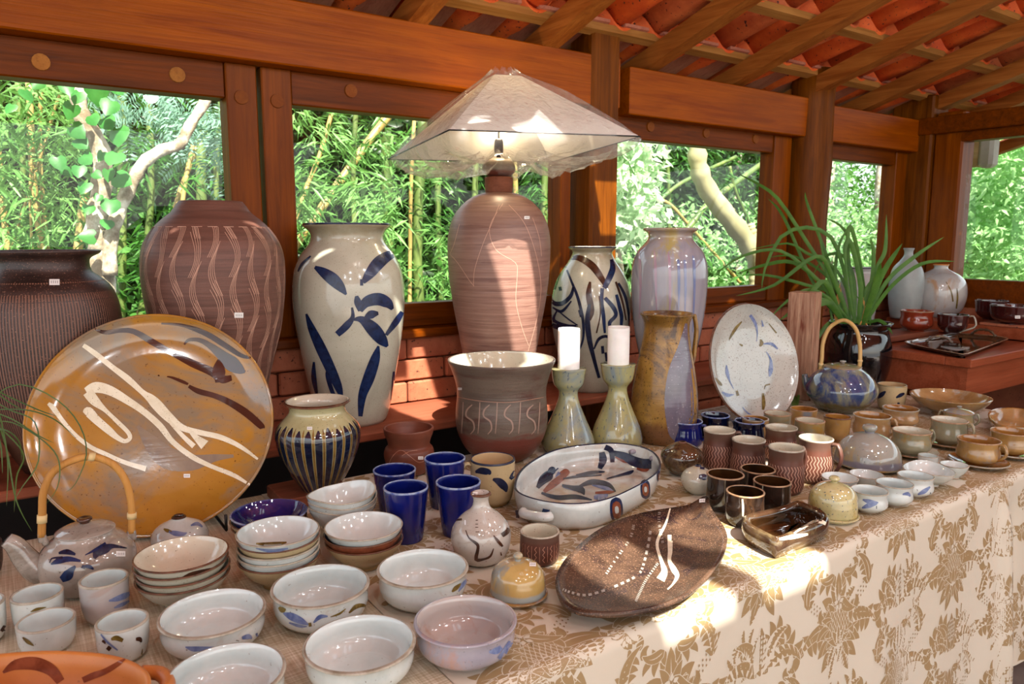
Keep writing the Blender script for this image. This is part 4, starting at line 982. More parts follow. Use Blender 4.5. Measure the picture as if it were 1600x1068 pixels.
paint(c, G['iron'], [[(160, 1000, 3), (166, 1003, 5)], [(168, 1010, 6), (173, 1014, 6)], [(212, 998, 4), (218, 998, 6), (220, 1003, 2)]]); paint(c, G['olive'], [[(174, 998, 3), (182, 996, 7), (192, 1000, 5)], [(222, 1013, 1), (221, 1022, 2)]]); paint(c, G['softblue'], [[(158, 990, 2), (168, 1002, 3), (184, 1015, 2)]])
# ---- pinkish teapot
def arch(P, pts, rr, mat, Yoff=None, name='cane_handle'):
    """cane handle through pixel points, held in the vertical plane through the pot's axis facing the camera"""
    d = np.array([P.c[0], P.c[1]]); nn = d/np.linalg.norm(d); Q = []
    for x, y in pts:
        r_ = ray(x, y); t = (nn@P.c)/(nn@r_[:2]); Q.append(CP+r_*t)
    Q = catmull(Q, 40); return tube(name, Q, rr, mat, P.root, 10), Q
P = silh('teapot', 'pinkish-brown glazed teapot with blue and brown dabs under an arched cane handle', 'teapot', 142, 928,
    [(920, 44), (908, 62), (890, 76), (872, 79), (855, 75), (842, 64), (834, 52), (828, 48)], [G['pink'], G['pink'], G['pinkin']], parts=True, seg=64)
TP = P
lz = P.z1; r0 = P.R
lathe_part('lid', P.c, [(r0*.98, lz+.001), (r0*1.0, lz+.004), (r0*.75, lz+.010), (r0*.35, lz+.015), (.010, lz+.017)], G['pink'], P.root)
lathe_part('lid_knob', P.c, [(.008, lz+.015), (.009, lz+.019), (.013, lz+.023), (.011, lz+.027), (.004, lz+.026)], G['iron'], P.root)
nn = P.c/np.linalg.norm(P.c)
def inplane(P, x, y, dd=0.):
    nn = P.c/np.linalg.norm(P.c); r_ = ray(x, y); t = ((nn@P.c)+dd)/(nn@r_[:2]); return CP+r_*t
Q = catmull([inplane(P, 80, 893), inplane(P, 58, 889), inplane(P, 40, 872), inplane(P, 24, 852), inplane(P, 10, 843)], 16)
tube('spout', Q, np.linspace(.028, .0125, len(Q)), G['pink'], P.root, 14)
_, Q = arch(P, [(65, 838), (66, 800), (68, 768), (82, 738), (110, 720), (143, 713), (175, 724), (195, 748), (204, 778), (206, 805), (205, 832)], .0068, G['cane'])
for i in (3, 20, 36): V, Fc = tube_geo([Q[i]-(Q[i+1]-Q[i])*.6, Q[i]+(Q[i+1]-Q[i])*.6], .0085, 10); mk('raffia_wrap', V, Fc, G['raffia'], P.root, True)
for a, b in (((64, 832), (72, 850)), ((206, 828), (196, 846))): tube('lug', catmull([inplane(P, b[0], b[1]), inplane(P, a[0], a[1]), inplane(P, a[0]+2, a[1]+14)], 8), .006, G['pink'], P.root, 8)
paint(P, G['blue'], [[(80, 881, 2), (92, 876, 8), (108, 873, 7), (126, 876, 3)], [(96, 905, 8), (106, 898, 14), (112, 890, 8), (118, 884, 3)], [(133, 867, 1), (150, 858, 4), (165, 848, 3)], [(128, 884, 2), (140, 885, 5), (146, 889, 2)]], 'blue_brushwork')
paint(P, G['navy'], [[(147, 872, 4), (153, 862, 12), (165, 857, 12), (176, 853, 6), (198, 856, 1)], [(78, 879, 1), (82, 872, 2), (98, 871, 4)], [(92, 864, 3), (105, 862, 7), (118, 866, 3)], [(128, 884, 5), (133, 887, 3)]], 'dark_brushwork')
label_tag(P, 188, 865, 7)
# small lidded jar behind it
P = silh('small_vase', 'small round white vase with blue strokes and tiny dark mouth below the ochre platter', 'vase', 283, 862, [(860, 30), (850, 42), (836, 46), (822, 38), (813, 20), (809, 11), (807, 12)], [G['white'], G['iron'], G['darkin']], parts=True)
paint(P, G['softblue'], [[(264, 830, 3), (274, 833, 7), (286, 834, 5), (292, 832, 1)], [(298, 821, 2), (308, 818, 5), (316, 823, 2)]], 'blue_brushwork'); paint(P, G['olive'], [[(256, 826, 2), (262, 829, 5), (268, 830, 2)]], 'olive_brushwork')
# ---- stacks
def stack(n, cx, yb, yr, hw, shape, mats, labels, group, step=.012, cat='bowl', name='shallow_bowl', shs=None, wob=.004):
    s = SH[shape]; C0, rb = locate(cx, yb, s[0][1]*hw, TZ); zr_ = z_at(C0, cx, yr); R = r_at(C0, cx, zr_, hw); h = zr_-TZ-(n-1)*step
    out = []
    for k in range(n):
        kk = 1-.0*k; c = (C0[0]+random.uniform(-wob, wob)*(k > 0)*.5, C0[1]+random.uniform(-wob, wob)*(k > 0)*.5)
        prof = [(fr*R, TZ+k*step+fz*h) for fz, fr in s]
        out.append(turned(name, labels[k], cat, c, prof, mats[k % len(mats)], group, .0035, 56, parts=(k == n-1)))
    return out
BR = [G['cream'], G['rimdk'], G['creamin']]
o = stack(4, 290, 953, 863, 76, 'shallow', [BR], ['brown-rimmed cream bowl, bottom of the stack in front of the great platter', 'brown-rimmed cream bowl, second from the bottom in front of the great platter', 'brown-rimmed cream bowl, second from the top in front of the great platter', 'brown-rimmed cream bowl, top of the stack in front of the great platter'], 'brown-rimmed bowls in a stack', .013)
paint(o[3], G['iron'], [[(285, 902, 3), (298, 898, 8), (315, 893, 7), (330, 888, 3)]], 'brown_patch')
WB = [G['white'], G['rim'], G['whitein']]; OB = [G['tanmug'], G['rimdk'], G['whitein']]
o = stack(5, 439, 922, 828, 66, 'shallow', [OB, WB, WB], ['small tan bowl at the very bottom of the five-bowl stack', 'small white bowl, second from the bottom of the five-bowl stack', 'small white bowl in the middle of the five-bowl stack', 'small white bowl, second from the top of the five-bowl stack', 'small white bowl with olive smear, top of the five-bowl stack'], 'five-bowl stack', .0125)
paint(o[4], G['olive'], [[(400, 849, 2), (415, 850, 5), (435, 849, 5), (448, 847, 2)]], 'olive_brushwork'); paint(o[4], G['softblue'], [[(400, 856, 1), (425, 860, 5), (450, 856, 2)]], 'blue_brushwork')
RB = [G['rust'], G['rimdk'], G['darkin']]
stack(3, 571, 893, 821, 62, 'shallow', [OB, RB, WB], ['tan bowl at the bottom of the stack in front of the blue tumblers', 'red-brown bowl in the middle of the stack in front of the blue tumblers', 'white bowl on top of the stack in front of the blue tumblers'], 'three-bowl stack by the tumblers', .0135)
# boat shaped bowls
def lobed(P, ax_, amt):
    for v in P.body.data.vertices:
        rr = math.hypot(v.co.x, v.co.y)
        if rr > .02:
            f = (v.co.x*ax_[0]+v.co.y*ax_[1])/rr; k = 1+amt*(abs(f)**3-.35)*min(1, rr/P.R); v.co.x *= k; v.co.y *= k; v.co.z += amt*.06*(abs(f)**4)*min(1, rr/P.R)
o = stack(3, 538, 846, 771, 53, 'shallow', [WB], ['white boat-shaped bowl, bottom of the stack beside the striped jar', 'white boat-shaped bowl, middle of the stack beside the striped jar', 'white boat-shaped bowl, top of the stack beside the striped jar'], 'boat-shaped bowls', .012)
for q in o: lobed(q, (.95, .31), .16)
o = stack(3, 424, 862, 799, 61, 'shallow', [OB, OB, [G['cobalt'], G['cobrim'], G['cobalt']]], ['tan shallow bowl under the blue one, bottom of its stack', 'tan shallow bowl directly under the cobalt blue one', 'cobalt blue shallow bowl on two tan ones, right of the great platter'], 'blue and tan bowl stack', .012)
# ---- blue tumblers
TM = [G['cobalt'], G['cobrim'], G['cobalt']]
for cx, yb, yr, hw, lb in ((618, 803, 733, 34, 'cobalt blue tumbler, back left of the four'), (636, 851, 760, 35.5, 'cobalt blue tumbler, front left of the four'), (696, 797, 715, 32.5, 'cobalt blue tumbler, back right of the four'), (717, 841, 752, 35.5, 'cobalt blue tumbler behind the white-dotted bottle vase')):
    vessel('blue_tumbler', lb, 'tumbler', cx, yb, yr, hw, 'tumbler', TM, group='tall cobalt tumblers', thick=.004)
# ---- cream mug with black leaves
P = vessel('leaf_mug', 'sandy mug with black leaf dabs and speckled black rim, behind the painted baking dish', 'mug', 770, 793, 716, 35, 'cup', [G['tanmug'], G['navy'], G['tanin']], parts=True)
paint(P, G['navy'], [[(743, 737, 3), (752, 735, 9), (763, 737, 8), (766, 741, 2)], [(770, 748, 3), (780, 752, 10), (788, 760, 10), (791, 768, 2)], [(797, 748, 4), (801, 742, 6), (803, 735, 2)]], 'leaf_dab')
handle(P, -1.35, P.z1-.012, P.z0+.03, .026, .0045, G['tanmug'])
# ---- bottle vase with dots
P = silh('bottle_vase', 'round pinkish-white bottle vase with narrow neck, dark dots and brown twigs', 'vase', 752, 886, [(878, 24), (866, 38), (850, 45), (834, 47), (818, 42), (804, 30), (794, 17), (785, 12.5), (777, 12.5), (771, 16.5)], [G['speckwhite'], G['rimdk'], G['speckwhite']], parts=True, seg=56)
paint(P, G['iron'], [[(745, 812, 3), (745, 813, 3)], [(745, 818, 3.5), (745, 819, 3.5)], [(745, 823, 4), (745, 824, 4)], [(746, 830, 5), (746, 831, 5)], [(728, 828, 1), (733, 840, 2), (745, 849, 4), (747, 856, 4), (744, 873, 5), (755, 873, 3), (766, 868, 3), (771, 856, 1)], [(771, 836, 1), (778, 845, 4), (785, 853, 3)], [(711, 813, 1), (722, 811, 3)], [(784, 836, 6), (792, 830, 6), (793, 824, 2)], [(782, 862, 1), (783, 867, 2)]], 'twig_stroke')
paint(P, G['wax'], [[(726, 816, 6.5), (728, 816, 6.5)]], 'white_dot'); label_tag(P, 742, 771, 4)
# ---- small incised cup
P = vessel('incised_cup', 'small red-brown handleless cup with incised zigzags beside the painted baking dish', 'cup', 843, 885, 829, 31, 'dark', [G['mugclay'], G['rim'], G['creamin']], parts=True)
gs = []
for k in range(-8, 9):
    a = k*.2; z0_, z1_ = P.z0+.012, P.z0+(P.z1-P.z0)*.72
    if k % 2: gs.append(ribbon_par(P, [(a+.05*(-1)**i, z0_+(z1_-z0_)*i/6) for i in range(7)], .0012))
    else: gs.append(ribbon_par(P, [(a, z0_+(z1_-z0_)*i/3) for i in range(4)], .0008))
V, Fc = join(gs); mk('incised_line', V, Fc, G['incised2'], P.root, True, kind='stuff')
# ---- covered butter dishes
def cloche(label, cx, yb, lv, kn, pl, mat, matp, tag=None, asp=1.0, rot=0., group='covered butter dishes'):
    """dome with knob standing on a small plate"""
    pc, pyb, phw = pl; C0, rb = locate(pc, pyb, phw*.8, TZ); R = r_at(C0, pc, TZ+.008, phw)
    root = empty('covered_dish', (C0[0], C0[1], TZ), label=label, cat='butter dish', group=group)
    V, Fc, MI = lathe_geo(C0, [(R*.7, TZ), (R*.8, TZ+.001), (R*.93, TZ+.006), (R, TZ+.010)], .004, 56); mk('plate', V, Fc, matp, root, True)
    Cd, rd = locate(cx, yb, lv[0][1], TZ+.006); Cd[:2] = Cd[:2]*.3+C0[:2]*.7
    prof = [(rd, TZ+.008)]
    for y, hw in lv[1:]: z = z_at(Cd, cx, y); prof.append((r_at(Cd, cx, z, hw), z))
    P = Pot(); P.c = np.array(Cd[:2]); P.prof = catmull(prof, 40); P.z0 = prof[0][1]; P.z1 = prof[-1][1]; P.R = prof[-1][0]; P.root = root; P.bvh = None
    V, Fc, MI = lathe_geo(Cd, prof, .004, 56, True); P.V = V; P.F = Fc; P.body = mk('cover', V, Fc, mat, root, True)
    kp = [(r_at(Cd, cx, z_at(Cd, cx, y), hw), z_at(Cd, cx, y)) for y, hw in kn]
    V, Fc, MI = lathe_geo(Cd, kp, .003, 24, True, 12); mk('knob', V, Fc, mat, root, True)
    if tag: label_tag(P, *tag)
    return P
cloche('small yellow-ochre covered butter dish in front of the incised cup', 807, 943, [(938, 43), (925, 43.5), (908, 43), (893, 40), (883, 32), (877, 20), (875, 8)], [(876, 5), (872, 5), (868, 8), (864, 6), (862, 2)], (810, 951, 46), G['yellow'], G['goldcup'], (832, 882, 5))
cloche('pale yellow-green covered dish beside the brown butter box', 1296, 812, [(806, 39), (795, 39.5), (780, 39), (768, 36), (759, 28), (754, 16), (752, 7)], [(753, 5), (750, 5), (747, 9), (743, 7), (742, 3)], (1301, 819, 41), G['yelgreen'], G['yelgreen'])
cloche('large grey-blue covered dish with yellow runs, behind the little white bowls', 1348, 731, [(724, 54), (712, 53.5), (700, 50), (689, 42), (681, 31), (676, 17), (674, 8)], [(675, 8), (672, 8), (668, 12), (663, 11), (661, 4)], (1357, 739, 56), G['greyyel'], G['greycup'])
# ---- vessels with a free outline
def outline(px, z, n=72):
    return catmull([onz(x, y, z)[:2] for x, y in px], n, True)
def freeform(name, label, cat, rim, z0, zr_, mats, inset=.02, thick=.006, group=None, parts=True, curve=None, part='body', floor=.006):
    """wall lofted between a rim outline and a smaller foot outline"""
    rim = np.asarray(rim); c = rim.mean(0); T = np.roll(rim, -1, 0)-np.roll(rim, 1, 0); T /= np.linalg.norm(T, axis=1)[:, None]; N = np.stack([-T[:, 1], T[:, 0]], 1)
    if ((c-rim)*N).sum() < 0: N = -N
    zv = zr_ if hasattr(zr_, '__len__') else np.full(len(rim), zr_)
    curve = curve or [(1.25, 0), (1, .03), (.55, .25), (.2, .6), (0, 1)]
    rings = []; MI = []
    for ins, f in curve: rings.append(np.column_stack([rim+N*inset*ins, z0+(zv-z0)*f]))
    m0 = len(rings)
    rings.append(np.column_stack([rim+N*thick*.4, zv+thick*.35])); rings.append(np.column_stack([rim+N*thick, zv-.0005]))
    for ins, f in curve[::-1][1:-1]:
        rings.append(np.column_stack([rim+N*(thick+inset*ins), z0+floor+(zv-z0-floor)*max(f, 0.04)]))
    rings.append(np.column_stack([c+(rings[-1][:, :2]-c)*.9, np.full(len(rim), z0+floor)])); 
    n = len(rim); V = [tuple(c)+(z0,)]; 
    for r_ in rings: V += [tuple(q) for q in r_]
    V.append(tuple(c)+(z0+floor,)); Fc = [(0, 1+(i+1) % n, 1+i) for i in range(n)]; MI = [0]*n
    for j in range(len(rings)-1):
        for i in range(n): Fc.append((1+j*n+i, 1+j*n+(i+1) % n, 1+(j+1)*n+(i+1) % n, 1+(j+1)*n+i)); MI.append(0 if j < m0-1 else (1 if j < m0+1 else 2))
    L = 1+(len(rings)-1)*n; Fc += [(L+i, L+(i+1) % n, len(V)-1) for i in range(n)]; MI += [2]*n
    A = sum(rim[i][0]*rim[(i+1) % n][1]-rim[(i+1) % n][0]*rim[i][1] for i in range(n))
    if A < 0: Fc = [f[::-1] for f in Fc]
    P = Pot(); P.c = c; P.V = V; P.F = Fc; P.bvh = None; P.z0 = z0
    P.root = empty(name, (c[0], c[1], z0), label=label, cat=cat, group=group); P.body = mk(part, V, Fc, mats, P.root, True, mi=MI); return P
# painted baking dish
zd = TZ+.066
rimpx = [(803, 758), (812, 735), (835, 717), (862, 704), (892, 697), (930, 693), (965, 692), (1000, 697), (1022, 706), (1032, 720), (1030, 735), (1012, 750), (985, 765), (955, 778), (920, 786), (880, 787), (840, 781), (812, 771)]
P = freeform('baking_dish', 'long oval off-white baking dish painted with a blue and brown fish and ringed spots', 'dish', outline(rimpx, zd, 90), TZ, zd, [G['speckplain'] if 'speckplain' in G else G['white'], G['navy'], G['white']], .012, .006, curve=[(1.6, 0), (1.1, .03), (.5, .25), (.1, .6), (0, 1)])
def strap(P, p0, p1, out, z, mat, name='handle', rr=.009):
    a = onz(*p0, z); b = onz(*p1, z); m_ = (a+b)/2; o_ = m_[:2]-P.c; o_ /= np.linalg.norm(o_)
    Q = catmull([a, a+np.append(o_*out*.75, 0)+(b-a)*.1, m_+np.append(o_*out, 0), b+np.append(o_*out*.75, 0)-(b-a)*.1, b], 16)
    return tube(name, Q, rr, mat, P.root, 10, 1.0)
strap(P, (818, 799), (860, 806), .014, TZ+.040, G['white'], rr=.011); strap(P, (985, 706), (1018, 716), .028, TZ+.05, G['greyblue'], rr=.007)
paint(P, G['navy'], [[(840, 762, 4.5), (848, 750, 12.0), (858, 742, 13.5), (864, 738, 3.0)], [(852, 752, 3.0), (862, 735, 10.5), (866, 730, 3.0)], [(846, 770, 3.0), (870, 777, 6.0), (900, 776, 6.0), (925, 781, 1.5)], [(905, 760, 3.0), (925, 753, 7.5), (950, 757, 6.0), (962, 768, 1.5)], [(878, 758, 3.0), (895, 762, 6.0), (908, 765, 9.0), (913, 773, 1.5)], [(900, 742, 1.5), (925, 738, 4.5), (945, 737, 1.5)],
    [(940, 706, 7.5), (942, 718, 10.5), (937, 732, 6.0)], [(945, 698, 7.5), (955, 704, 7.5), (957, 722, 6.0)], [(955, 706, 6.0), (975, 712, 10.5), (990, 720, 13.5), (1005, 724, 13.5), (1018, 724, 13.5)], [(872, 731, 1.5), (862, 740, 3.0), (858, 748, 1.5)], [(948, 748, 1.5), (970, 742, 3.0), (985, 738, 4.5), (990, 735, 1.5)], [(880, 748, 1.5), (905, 744, 3.0), (940, 742, 1.5)]], 'fish_stroke')
paint(P, G['rust'], [[(850, 768, 4.5), (862, 758, 9.0), (875, 748, 9.0), (886, 739, 6.0)], [(875, 742, 6.0), (884, 738, 10.5), (890, 738, 3.0)], [(962, 712, 4.5), (975, 717, 9.0), (985, 721, 4.5)], [(995, 731, 4.5), (1008, 733, 7.5), (1015, 730, 3.0)], [(930, 770, 3.0), (950, 769, 4.5), (960, 768, 1.5)]], 'rust_stroke')
paint(P, G['softblue'], [[(925, 757, 3.0), (945, 759, 10.5), (958, 765, 6.0)], [(928, 777, 4.5), (940, 776, 9.0), (950, 773, 3.0)], [(880, 760, 3.0), (900, 764, 6.0)], [(868, 745, 1.5), (874, 738, 4.5)]], 'blue_stroke')
for (x, y, r_) in ((963, 796, 10), (1008, 764, 7.5), (1031, 745, 5)):
    for nm, mt, k, of in (('ring_spot', G['blue'], 1.0, .0007), ('ring_core', G['rust'], .68, .0011), ('ring_eye', G['white'], .3, .0015)):
        pts = [(x-.12*k*r_, y-r_*2*k*1.0, .5), (x-.08*k*r_, y-r_*1.5*k, r_*1.15*k/WS*.58), (x, y, r_*1.45*k), (x+.08*k*r_, y+r_*1.5*k, r_*1.15*k/WS*.58), (x+.1*k*r_, y+r_*2*k, .5)]
        g = ribbon_px(P, [(a_, b_, w_*1.2) for a_, b_, w_ in pts], n=16, off=of, across=5)
        if g[1]: mk(nm, g[0], g[1], mt, P.root, True)
paint(P, G['blue'], [[(812, 794, 8), (813, 802, 9), (813, 811, 5)], [(857, 792, 9), (855, 801, 10), (853, 810, 7)]], 'blue_band', off=.012)
# brown leaf platter
rimpx = [(868, 905), (878, 880), (900, 855), (930, 830), (965, 812), (1005, 800), (1045, 793), (1075, 788), (1097, 776), (1106, 776), (1110, 790), (1120, 806), (1134, 828), (1136, 848), (1126, 873), (1103, 902), (1068, 930), (1020, 948), (965, 957), (915, 956), (885, 945), (872, 928)]
O = outline(rimpx, TZ+.035, 88)
rim = O; c = rim.mean(0); n = len(rim); zt_ = np.array([TZ+.035+.0*i for i in range(n)])
V = []; Fc = []; ks = [(0, .006), (.3, .006), (.55, .009), (.75, .016), (.9, .026), (1.0, .035)]
top = [[(c[0]+(p[0]-c[0])*k, c[1]+(p[1]-c[1])*k, TZ+z) for p in rim] for k, z in ks[1:]]
bot = [[(c[0]+(p[0]-c[0])*k*.995, c[1]+(p[1]-c[1])*k*.995, TZ+max(0.001, z-.009)) for p in rim] for k, z in ks[1:]]
V = [(c[0], c[1], TZ+.006)]+[q for r_ in top for q in r_]+[q for r_ in bot[::-1] for q in r_]+[(c[0], c[1], TZ+.001)]
Fc = [(0, 1+i, 1+(i+1) % n) for i in range(n)]; nr = len(top)+len(bot)
for j in range(nr-1): Fc += [(1+j*n+i, 1+(j+1)*n+i, 1+(j+1)*n+(i+1) % n, 1+j*n+(i+1) % n) for i in range(n)]
L = 1+(nr-1)*n; Fc += [(L+i, len(V)-1, L+(i+1) % n) for i in range(n)]
if sum(rim[i][0]*rim[(i+1) % n][1]-rim[(i+1) % n][0]*rim[i][1] for i in range(n)) < 0: Fc = [f[::-1] for f in Fc]
P = Pot(); P.c = c; P.V = V; P.F = Fc; P.bvh = None
P.root = empty('leaf_platter', (c[0], c[1], TZ), label='big leaf-shaped speckled brown platter with poured white lines, at the table front', cat='platter'); mk('dish', V, Fc, G['choc'], P.root, True)
paint(P, G['whitestroke'], [[(1047, 794, 2), (1040, 818, 3), (1029, 840, 4), (1027, 855, 4), (1034, 878, 5), (1038, 893, 9), (1032, 906, 12)], [(1043, 842, 11), (1049, 842, 11)], [(1047, 845, 7), (1047, 862, 6), (1046, 876, 5), (1053, 890, 8), (1058, 900, 6), (1052, 912, 3), (1043, 921, 2)]], name='poured_line', n=40)
dd = []
for pl in ([(990, 820), (985, 840), (972, 860), (958, 880), (945, 900)], [(1017, 822), (1013, 850), (1006, 880), (998, 897), (975, 910), (945, 922), (915, 930), (890, 925), (878, 920)], [(1028, 880), (1010, 905), (1000, 925), (993, 940)], [(1030, 800), (1030, 820), (1036, 850)]):
    cc = catmull([(x, y) for x, y in pl], 26)
    for i in range(0, len(cc)-1): 
        if random.random() < .8: q = cc[i]; q2 = cc[i]+(cc[i+1]-cc[i])*.55; dd.append([(q[0], q[1], 3.6), (q2[0], q2[1], 3.6)])
gs = [ribbon_px(P, s, n=2) for s in dd]; V, Fc = join(gs); mk('dashed_trail', V, Fc, glaze('pale_grey_dash', '#8f8578', '#a8a298', 20, .2), P.root, True, kind='stuff')
label_tag(P, 1097, 782, 5)
# brown butter box
rimpx = [(1160, 813), (1166, 805), (1200, 797), (1225, 790), (1238, 785), (1250, 785), (1275, 794), (1292, 803), (1295, 812), (1283, 820), (1250, 832), (1222, 843), (1208, 843), (1185, 832), (1166, 821)]
P = freeform('butter_box', 'small rectangular glossy brown dish with cream stripes, in front of the dark mugs', 'dish', outline(rimpx, TZ+.042, 60), TZ, TZ+.042, [G['metal'], G['metal'], G['darkin']], .008, .018, curve=[(1.8, 0), (.9, .05), (-.1, .4), (-.2, .7), (0, 1)])
paint(P, G['whitestroke'], [[(1217, 842, 3), (1240, 838, 6), (1262, 834, 3)], [(1240, 833, 2), (1258, 822, 4), (1278, 814, 6), (1290, 818, 4)]], 'cream_stripe', n=24)
# terracotta oval dish at the bottom left corner
zo = TZ+.06
P = freeform('oven_dish', 'orange terracotta oval dish with brown brushed swirls, in the bottom left corner', 'dish', outline([(-90, 1060), (-60, 1034), (0, 1022), (70, 1017), (140, 1019), (195, 1028), (228, 1046), (236, 1068), (222, 1096), (160, 1122), (60, 1134), (-50, 1120)], zo, 84), TZ, zo, [G['orange']]*3, .016, .008, curve=[(1.8, 0), (1.2, .03), (.6, .3), (.15, .65), (0, 1)])
paint(P, G['rust'], [[(5, 1050, 3), (25, 1038, 14), (55, 1036, 18), (80, 1046, 16), (95, 1064, 12)], [(130, 1062, 8), (146, 1055, 9), (165, 1048, 8), (185, 1036, 6), (196, 1029, 2)]], 'brown_swirl', n=30, across=5)
strap(P, (222, 1050), (230, 1086), .03, TZ+.045, G['orange'], rr=.010)
# ---- dark mugs
DMt = [G['darkmug'], G['copper'], G['darkin']]
for cx, yb, yr, hw, lb in ((1182, 781, 732, 28, 'dark glossy handleless mug at the back of the four'), (1131, 801, 740, 30, 'dark glossy handleless mug, leftmost of the four'), (1204, 802, 751, 30.5, 'dark glossy handleless mug with amber sheen, right of the four'), (1162, 825, 767, 31, 'dark glossy handleless mug with white drip, frontmost of the four')):
    P = vessel('dark_mug', lb, 'mug', cx, yb, yr, hw, 'dark', DMt, group='dark handleless mugs', parts=(cx == 1162))
    if cx == 1162: paint(P, G['whitestroke'], [[(1160, 779, 2), (1161, 792, 3), (1161, 806, 2)]], 'white_drip')
# ---- pebble vases
P = silh('pebble_vase', 'small metallic brown squat vase with pinhole mouth, beside the baking dish', 'vase', 1064.5, 744, [(739, 14), (731, 25), (720, 32), (710, 33.5), (701, 28), (694, 16), (690, 6)], [G['metal'], G['redclay'], G['black']])
P = silh('pebble_vase', 'small cream squat vase with dark painted circles, left of the dark mugs', 'vase', 1089, 773, [(768, 13), (762, 21), (752, 26), (744, 26), (736, 21), (730, 11), (727, 5)], [G['cream'], G['navy'], G['black']], parts=True)
paint(P, G['navy'], [[(1094, 729, 6), (1102, 730, 6)], [(1092, 744, 5), (1100, 745, 8), (1106, 746, 4)]], 'dark_circle')
# ---- blue mugs
for cx, yb, yr, hw, mt, lb in ((1116, 690, 648, 23, 'cobaltdk', 'midnight blue mug behind the first incised mug'), (1169, 699, 657, 24, 'cobaltdk', 'midnight blue mug between two rows of incised mugs'), (1072, 700, 657, 25, 'cobalt', 'bright cobalt mug right beside the tall ochre jug')):
    P = vessel('blue_mug', lb, 'mug', cx, yb, yr, hw, 'mug', [G[mt], G['cobrim'], G[mt]], group='blue mugs', parts=True); handle(P, 1.3, P.z1-.012, P.z0+.02, .022, .0042, G[mt])
# ---- incised brown mugs
for cx, yb, yr, hw, ha, lb in ((1218, 723, 667, 26, 1.35, 'brown incised mug at the back, in front of the tan cups'), (1121.5, 738, 671, 25.5, 1.9, 'brown incised mug, leftmost of its group'), (1167, 750, 686, 27, 1.3, 'brown incised mug standing behind the dark mugs'), (1271, 757, 683.5, 28, 1.2, 'brown incised mug with its big handle to the right, rightmost'), (1225, 774, 698, 29, 2.4, 'reddish incised mug in a patch of sun, frontmost of its group')):
    P = vessel('incised_mug', lb, 'mug', cx, yb, yr, hw, 'mug', [G['mugclay'], G['rim'], G['creamin']], group='incised brown mugs', parts=True)
    handle(P, ha, P.z1-.012, P.z0+.022, .028, .0048, G['mugclay'])
    gs = []; h = P.z1-P.z0
    for k in range(-11, 12):
        a = k*.19; nz = 7
        gs.append(ribbon_par(P, [(a+.055*(-1)**i, P.z0+h*(.08+.58*i/nz)) for i in range(nz+1)], .0017))
    V, Fc = join(gs); mk('incised_zigzag', V, Fc, G['incised'], P.root, True, kind='stuff')
# ---- tan cups behind
def cup(name, lb, cx, yb, yr, hw, mats, ha=None, group=None, shape='teacup', z0=TZ, ext=.022, rr=.0038, cat='cup'):
    P = vessel(name, lb, cat, cx, yb, yr, hw, shape, mats, z0=z0, group=group, parts=ha is not None)
    if ha is not None: handle(P, ha, P.z1-.006, P.z0+(P.z1-P.z0)*.25, ext, rr, mats[0])
    return P
GC = [G['goldcup'], G['copper'], G['ambin']]; TC = [G['tancup'], G['rim'], G['ambin']]; GR = [G['greycup'], G['copper'], G['creamin']]
cup('tea_bowl', 'tan tea bowl half hidden behind the midnight blue mug', 1178, 692, 653, 22, TC, None, 'tan and amber tea bowls', 'cup')
cup('tea_bowl', 'grey-green tea bowl with an orange streak in front of the speckled plate', 1213, 684, 645, 22, GR, None, 'tan and amber tea bowls', 'cup')
cup('tea_bowl', 'amber tea bowl nearest the plant leaf, under the teapot spout', 1254, 672, 638, 22, GC, None, 'tan and amber tea bowls', 'cup')
cup('tea_bowl', 'grey and amber tea bowl just left of the amber flared cup', 1263, 702, 656, 24, GR, None, 'tan and amber tea bowls', 'cup')
cup('flared_cup', 'amber flared cup with dark rim below the blue teapot', 1306, 692, 650, 22, [G['goldcup'], G['rimdk'], G['ambin']], None, None, 'tea2')
# ---- cups and saucers
def saucer(lb, cx, yb, hw, mats):
    C0, rb = locate(cx, yb, hw*.8, TZ); R = r_at(C0, cx, TZ+.01, hw)
    return turned('saucer', lb, 'saucer', C0, [(R*.5, TZ), (R*.55, TZ+.001), (R*.8, TZ+.006), (R, TZ+.013)], mats, 'glazed saucers', .0035, 48)
def cupsauc(lb, cx, yb, yr, hw, mats, ha, sl, shw, syb, sm):
    S = saucer(sl, cx+1, syb, shw, sm); P = vessel('teacup', lb, 'cup', cx, yb, yr, hw, 'teacup', mats, z0=TZ+.006, group='wide teacups', parts=True)
    handle(P, ha, P.z1-.006, P.z0+(P.z1-P.z0)*.3, .022, .0040, mats[0])
cup('teacup', 'tan teacup with handle right of the covered dish knob', 1360, 690, 648, 31, TC, 1.25, 'wide teacups')
cup('teacup', 'light tan teacup without saucer, directly in front of the leafy mug', 1405, 668, 637, 30, TC, None, 'wide teacups')
cupsauc('grey, blue and amber teacup on a saucer beside the big covered dish', 1422, 712, 672, 32.5, GR, 2.2, 'saucer under the grey and blue teacup', 44, 719, GR)
cupsauc('grey-green teacup with big handle on a saucer, left of the far teacup', 1480, 697, 655, 31, GR, 1.2, 'saucer under the grey-green teacup', 43, 703, GC)
cupsauc('golden brown teacup on a saucer, nearest the table edge', 1526, 728, 686, 36, GC, 1.15, 'brown saucer under the golden teacup nearest the table edge', 50, 735, TC)
cupsauc('golden brown teacup cut off by the right edge', 1576, 713, 673, 34, GC, 1.3, 'brown saucer cut off by the right edge', 48, 719, TC)
P = vessel('leaf_mug', 'sandy mug with black leaves and grey rim beside the blue teapot', 'mug', 1391, 642, 600, 24, 'cup', [G['tanmug'], G['greycup'], G['tanin']], parts=True)
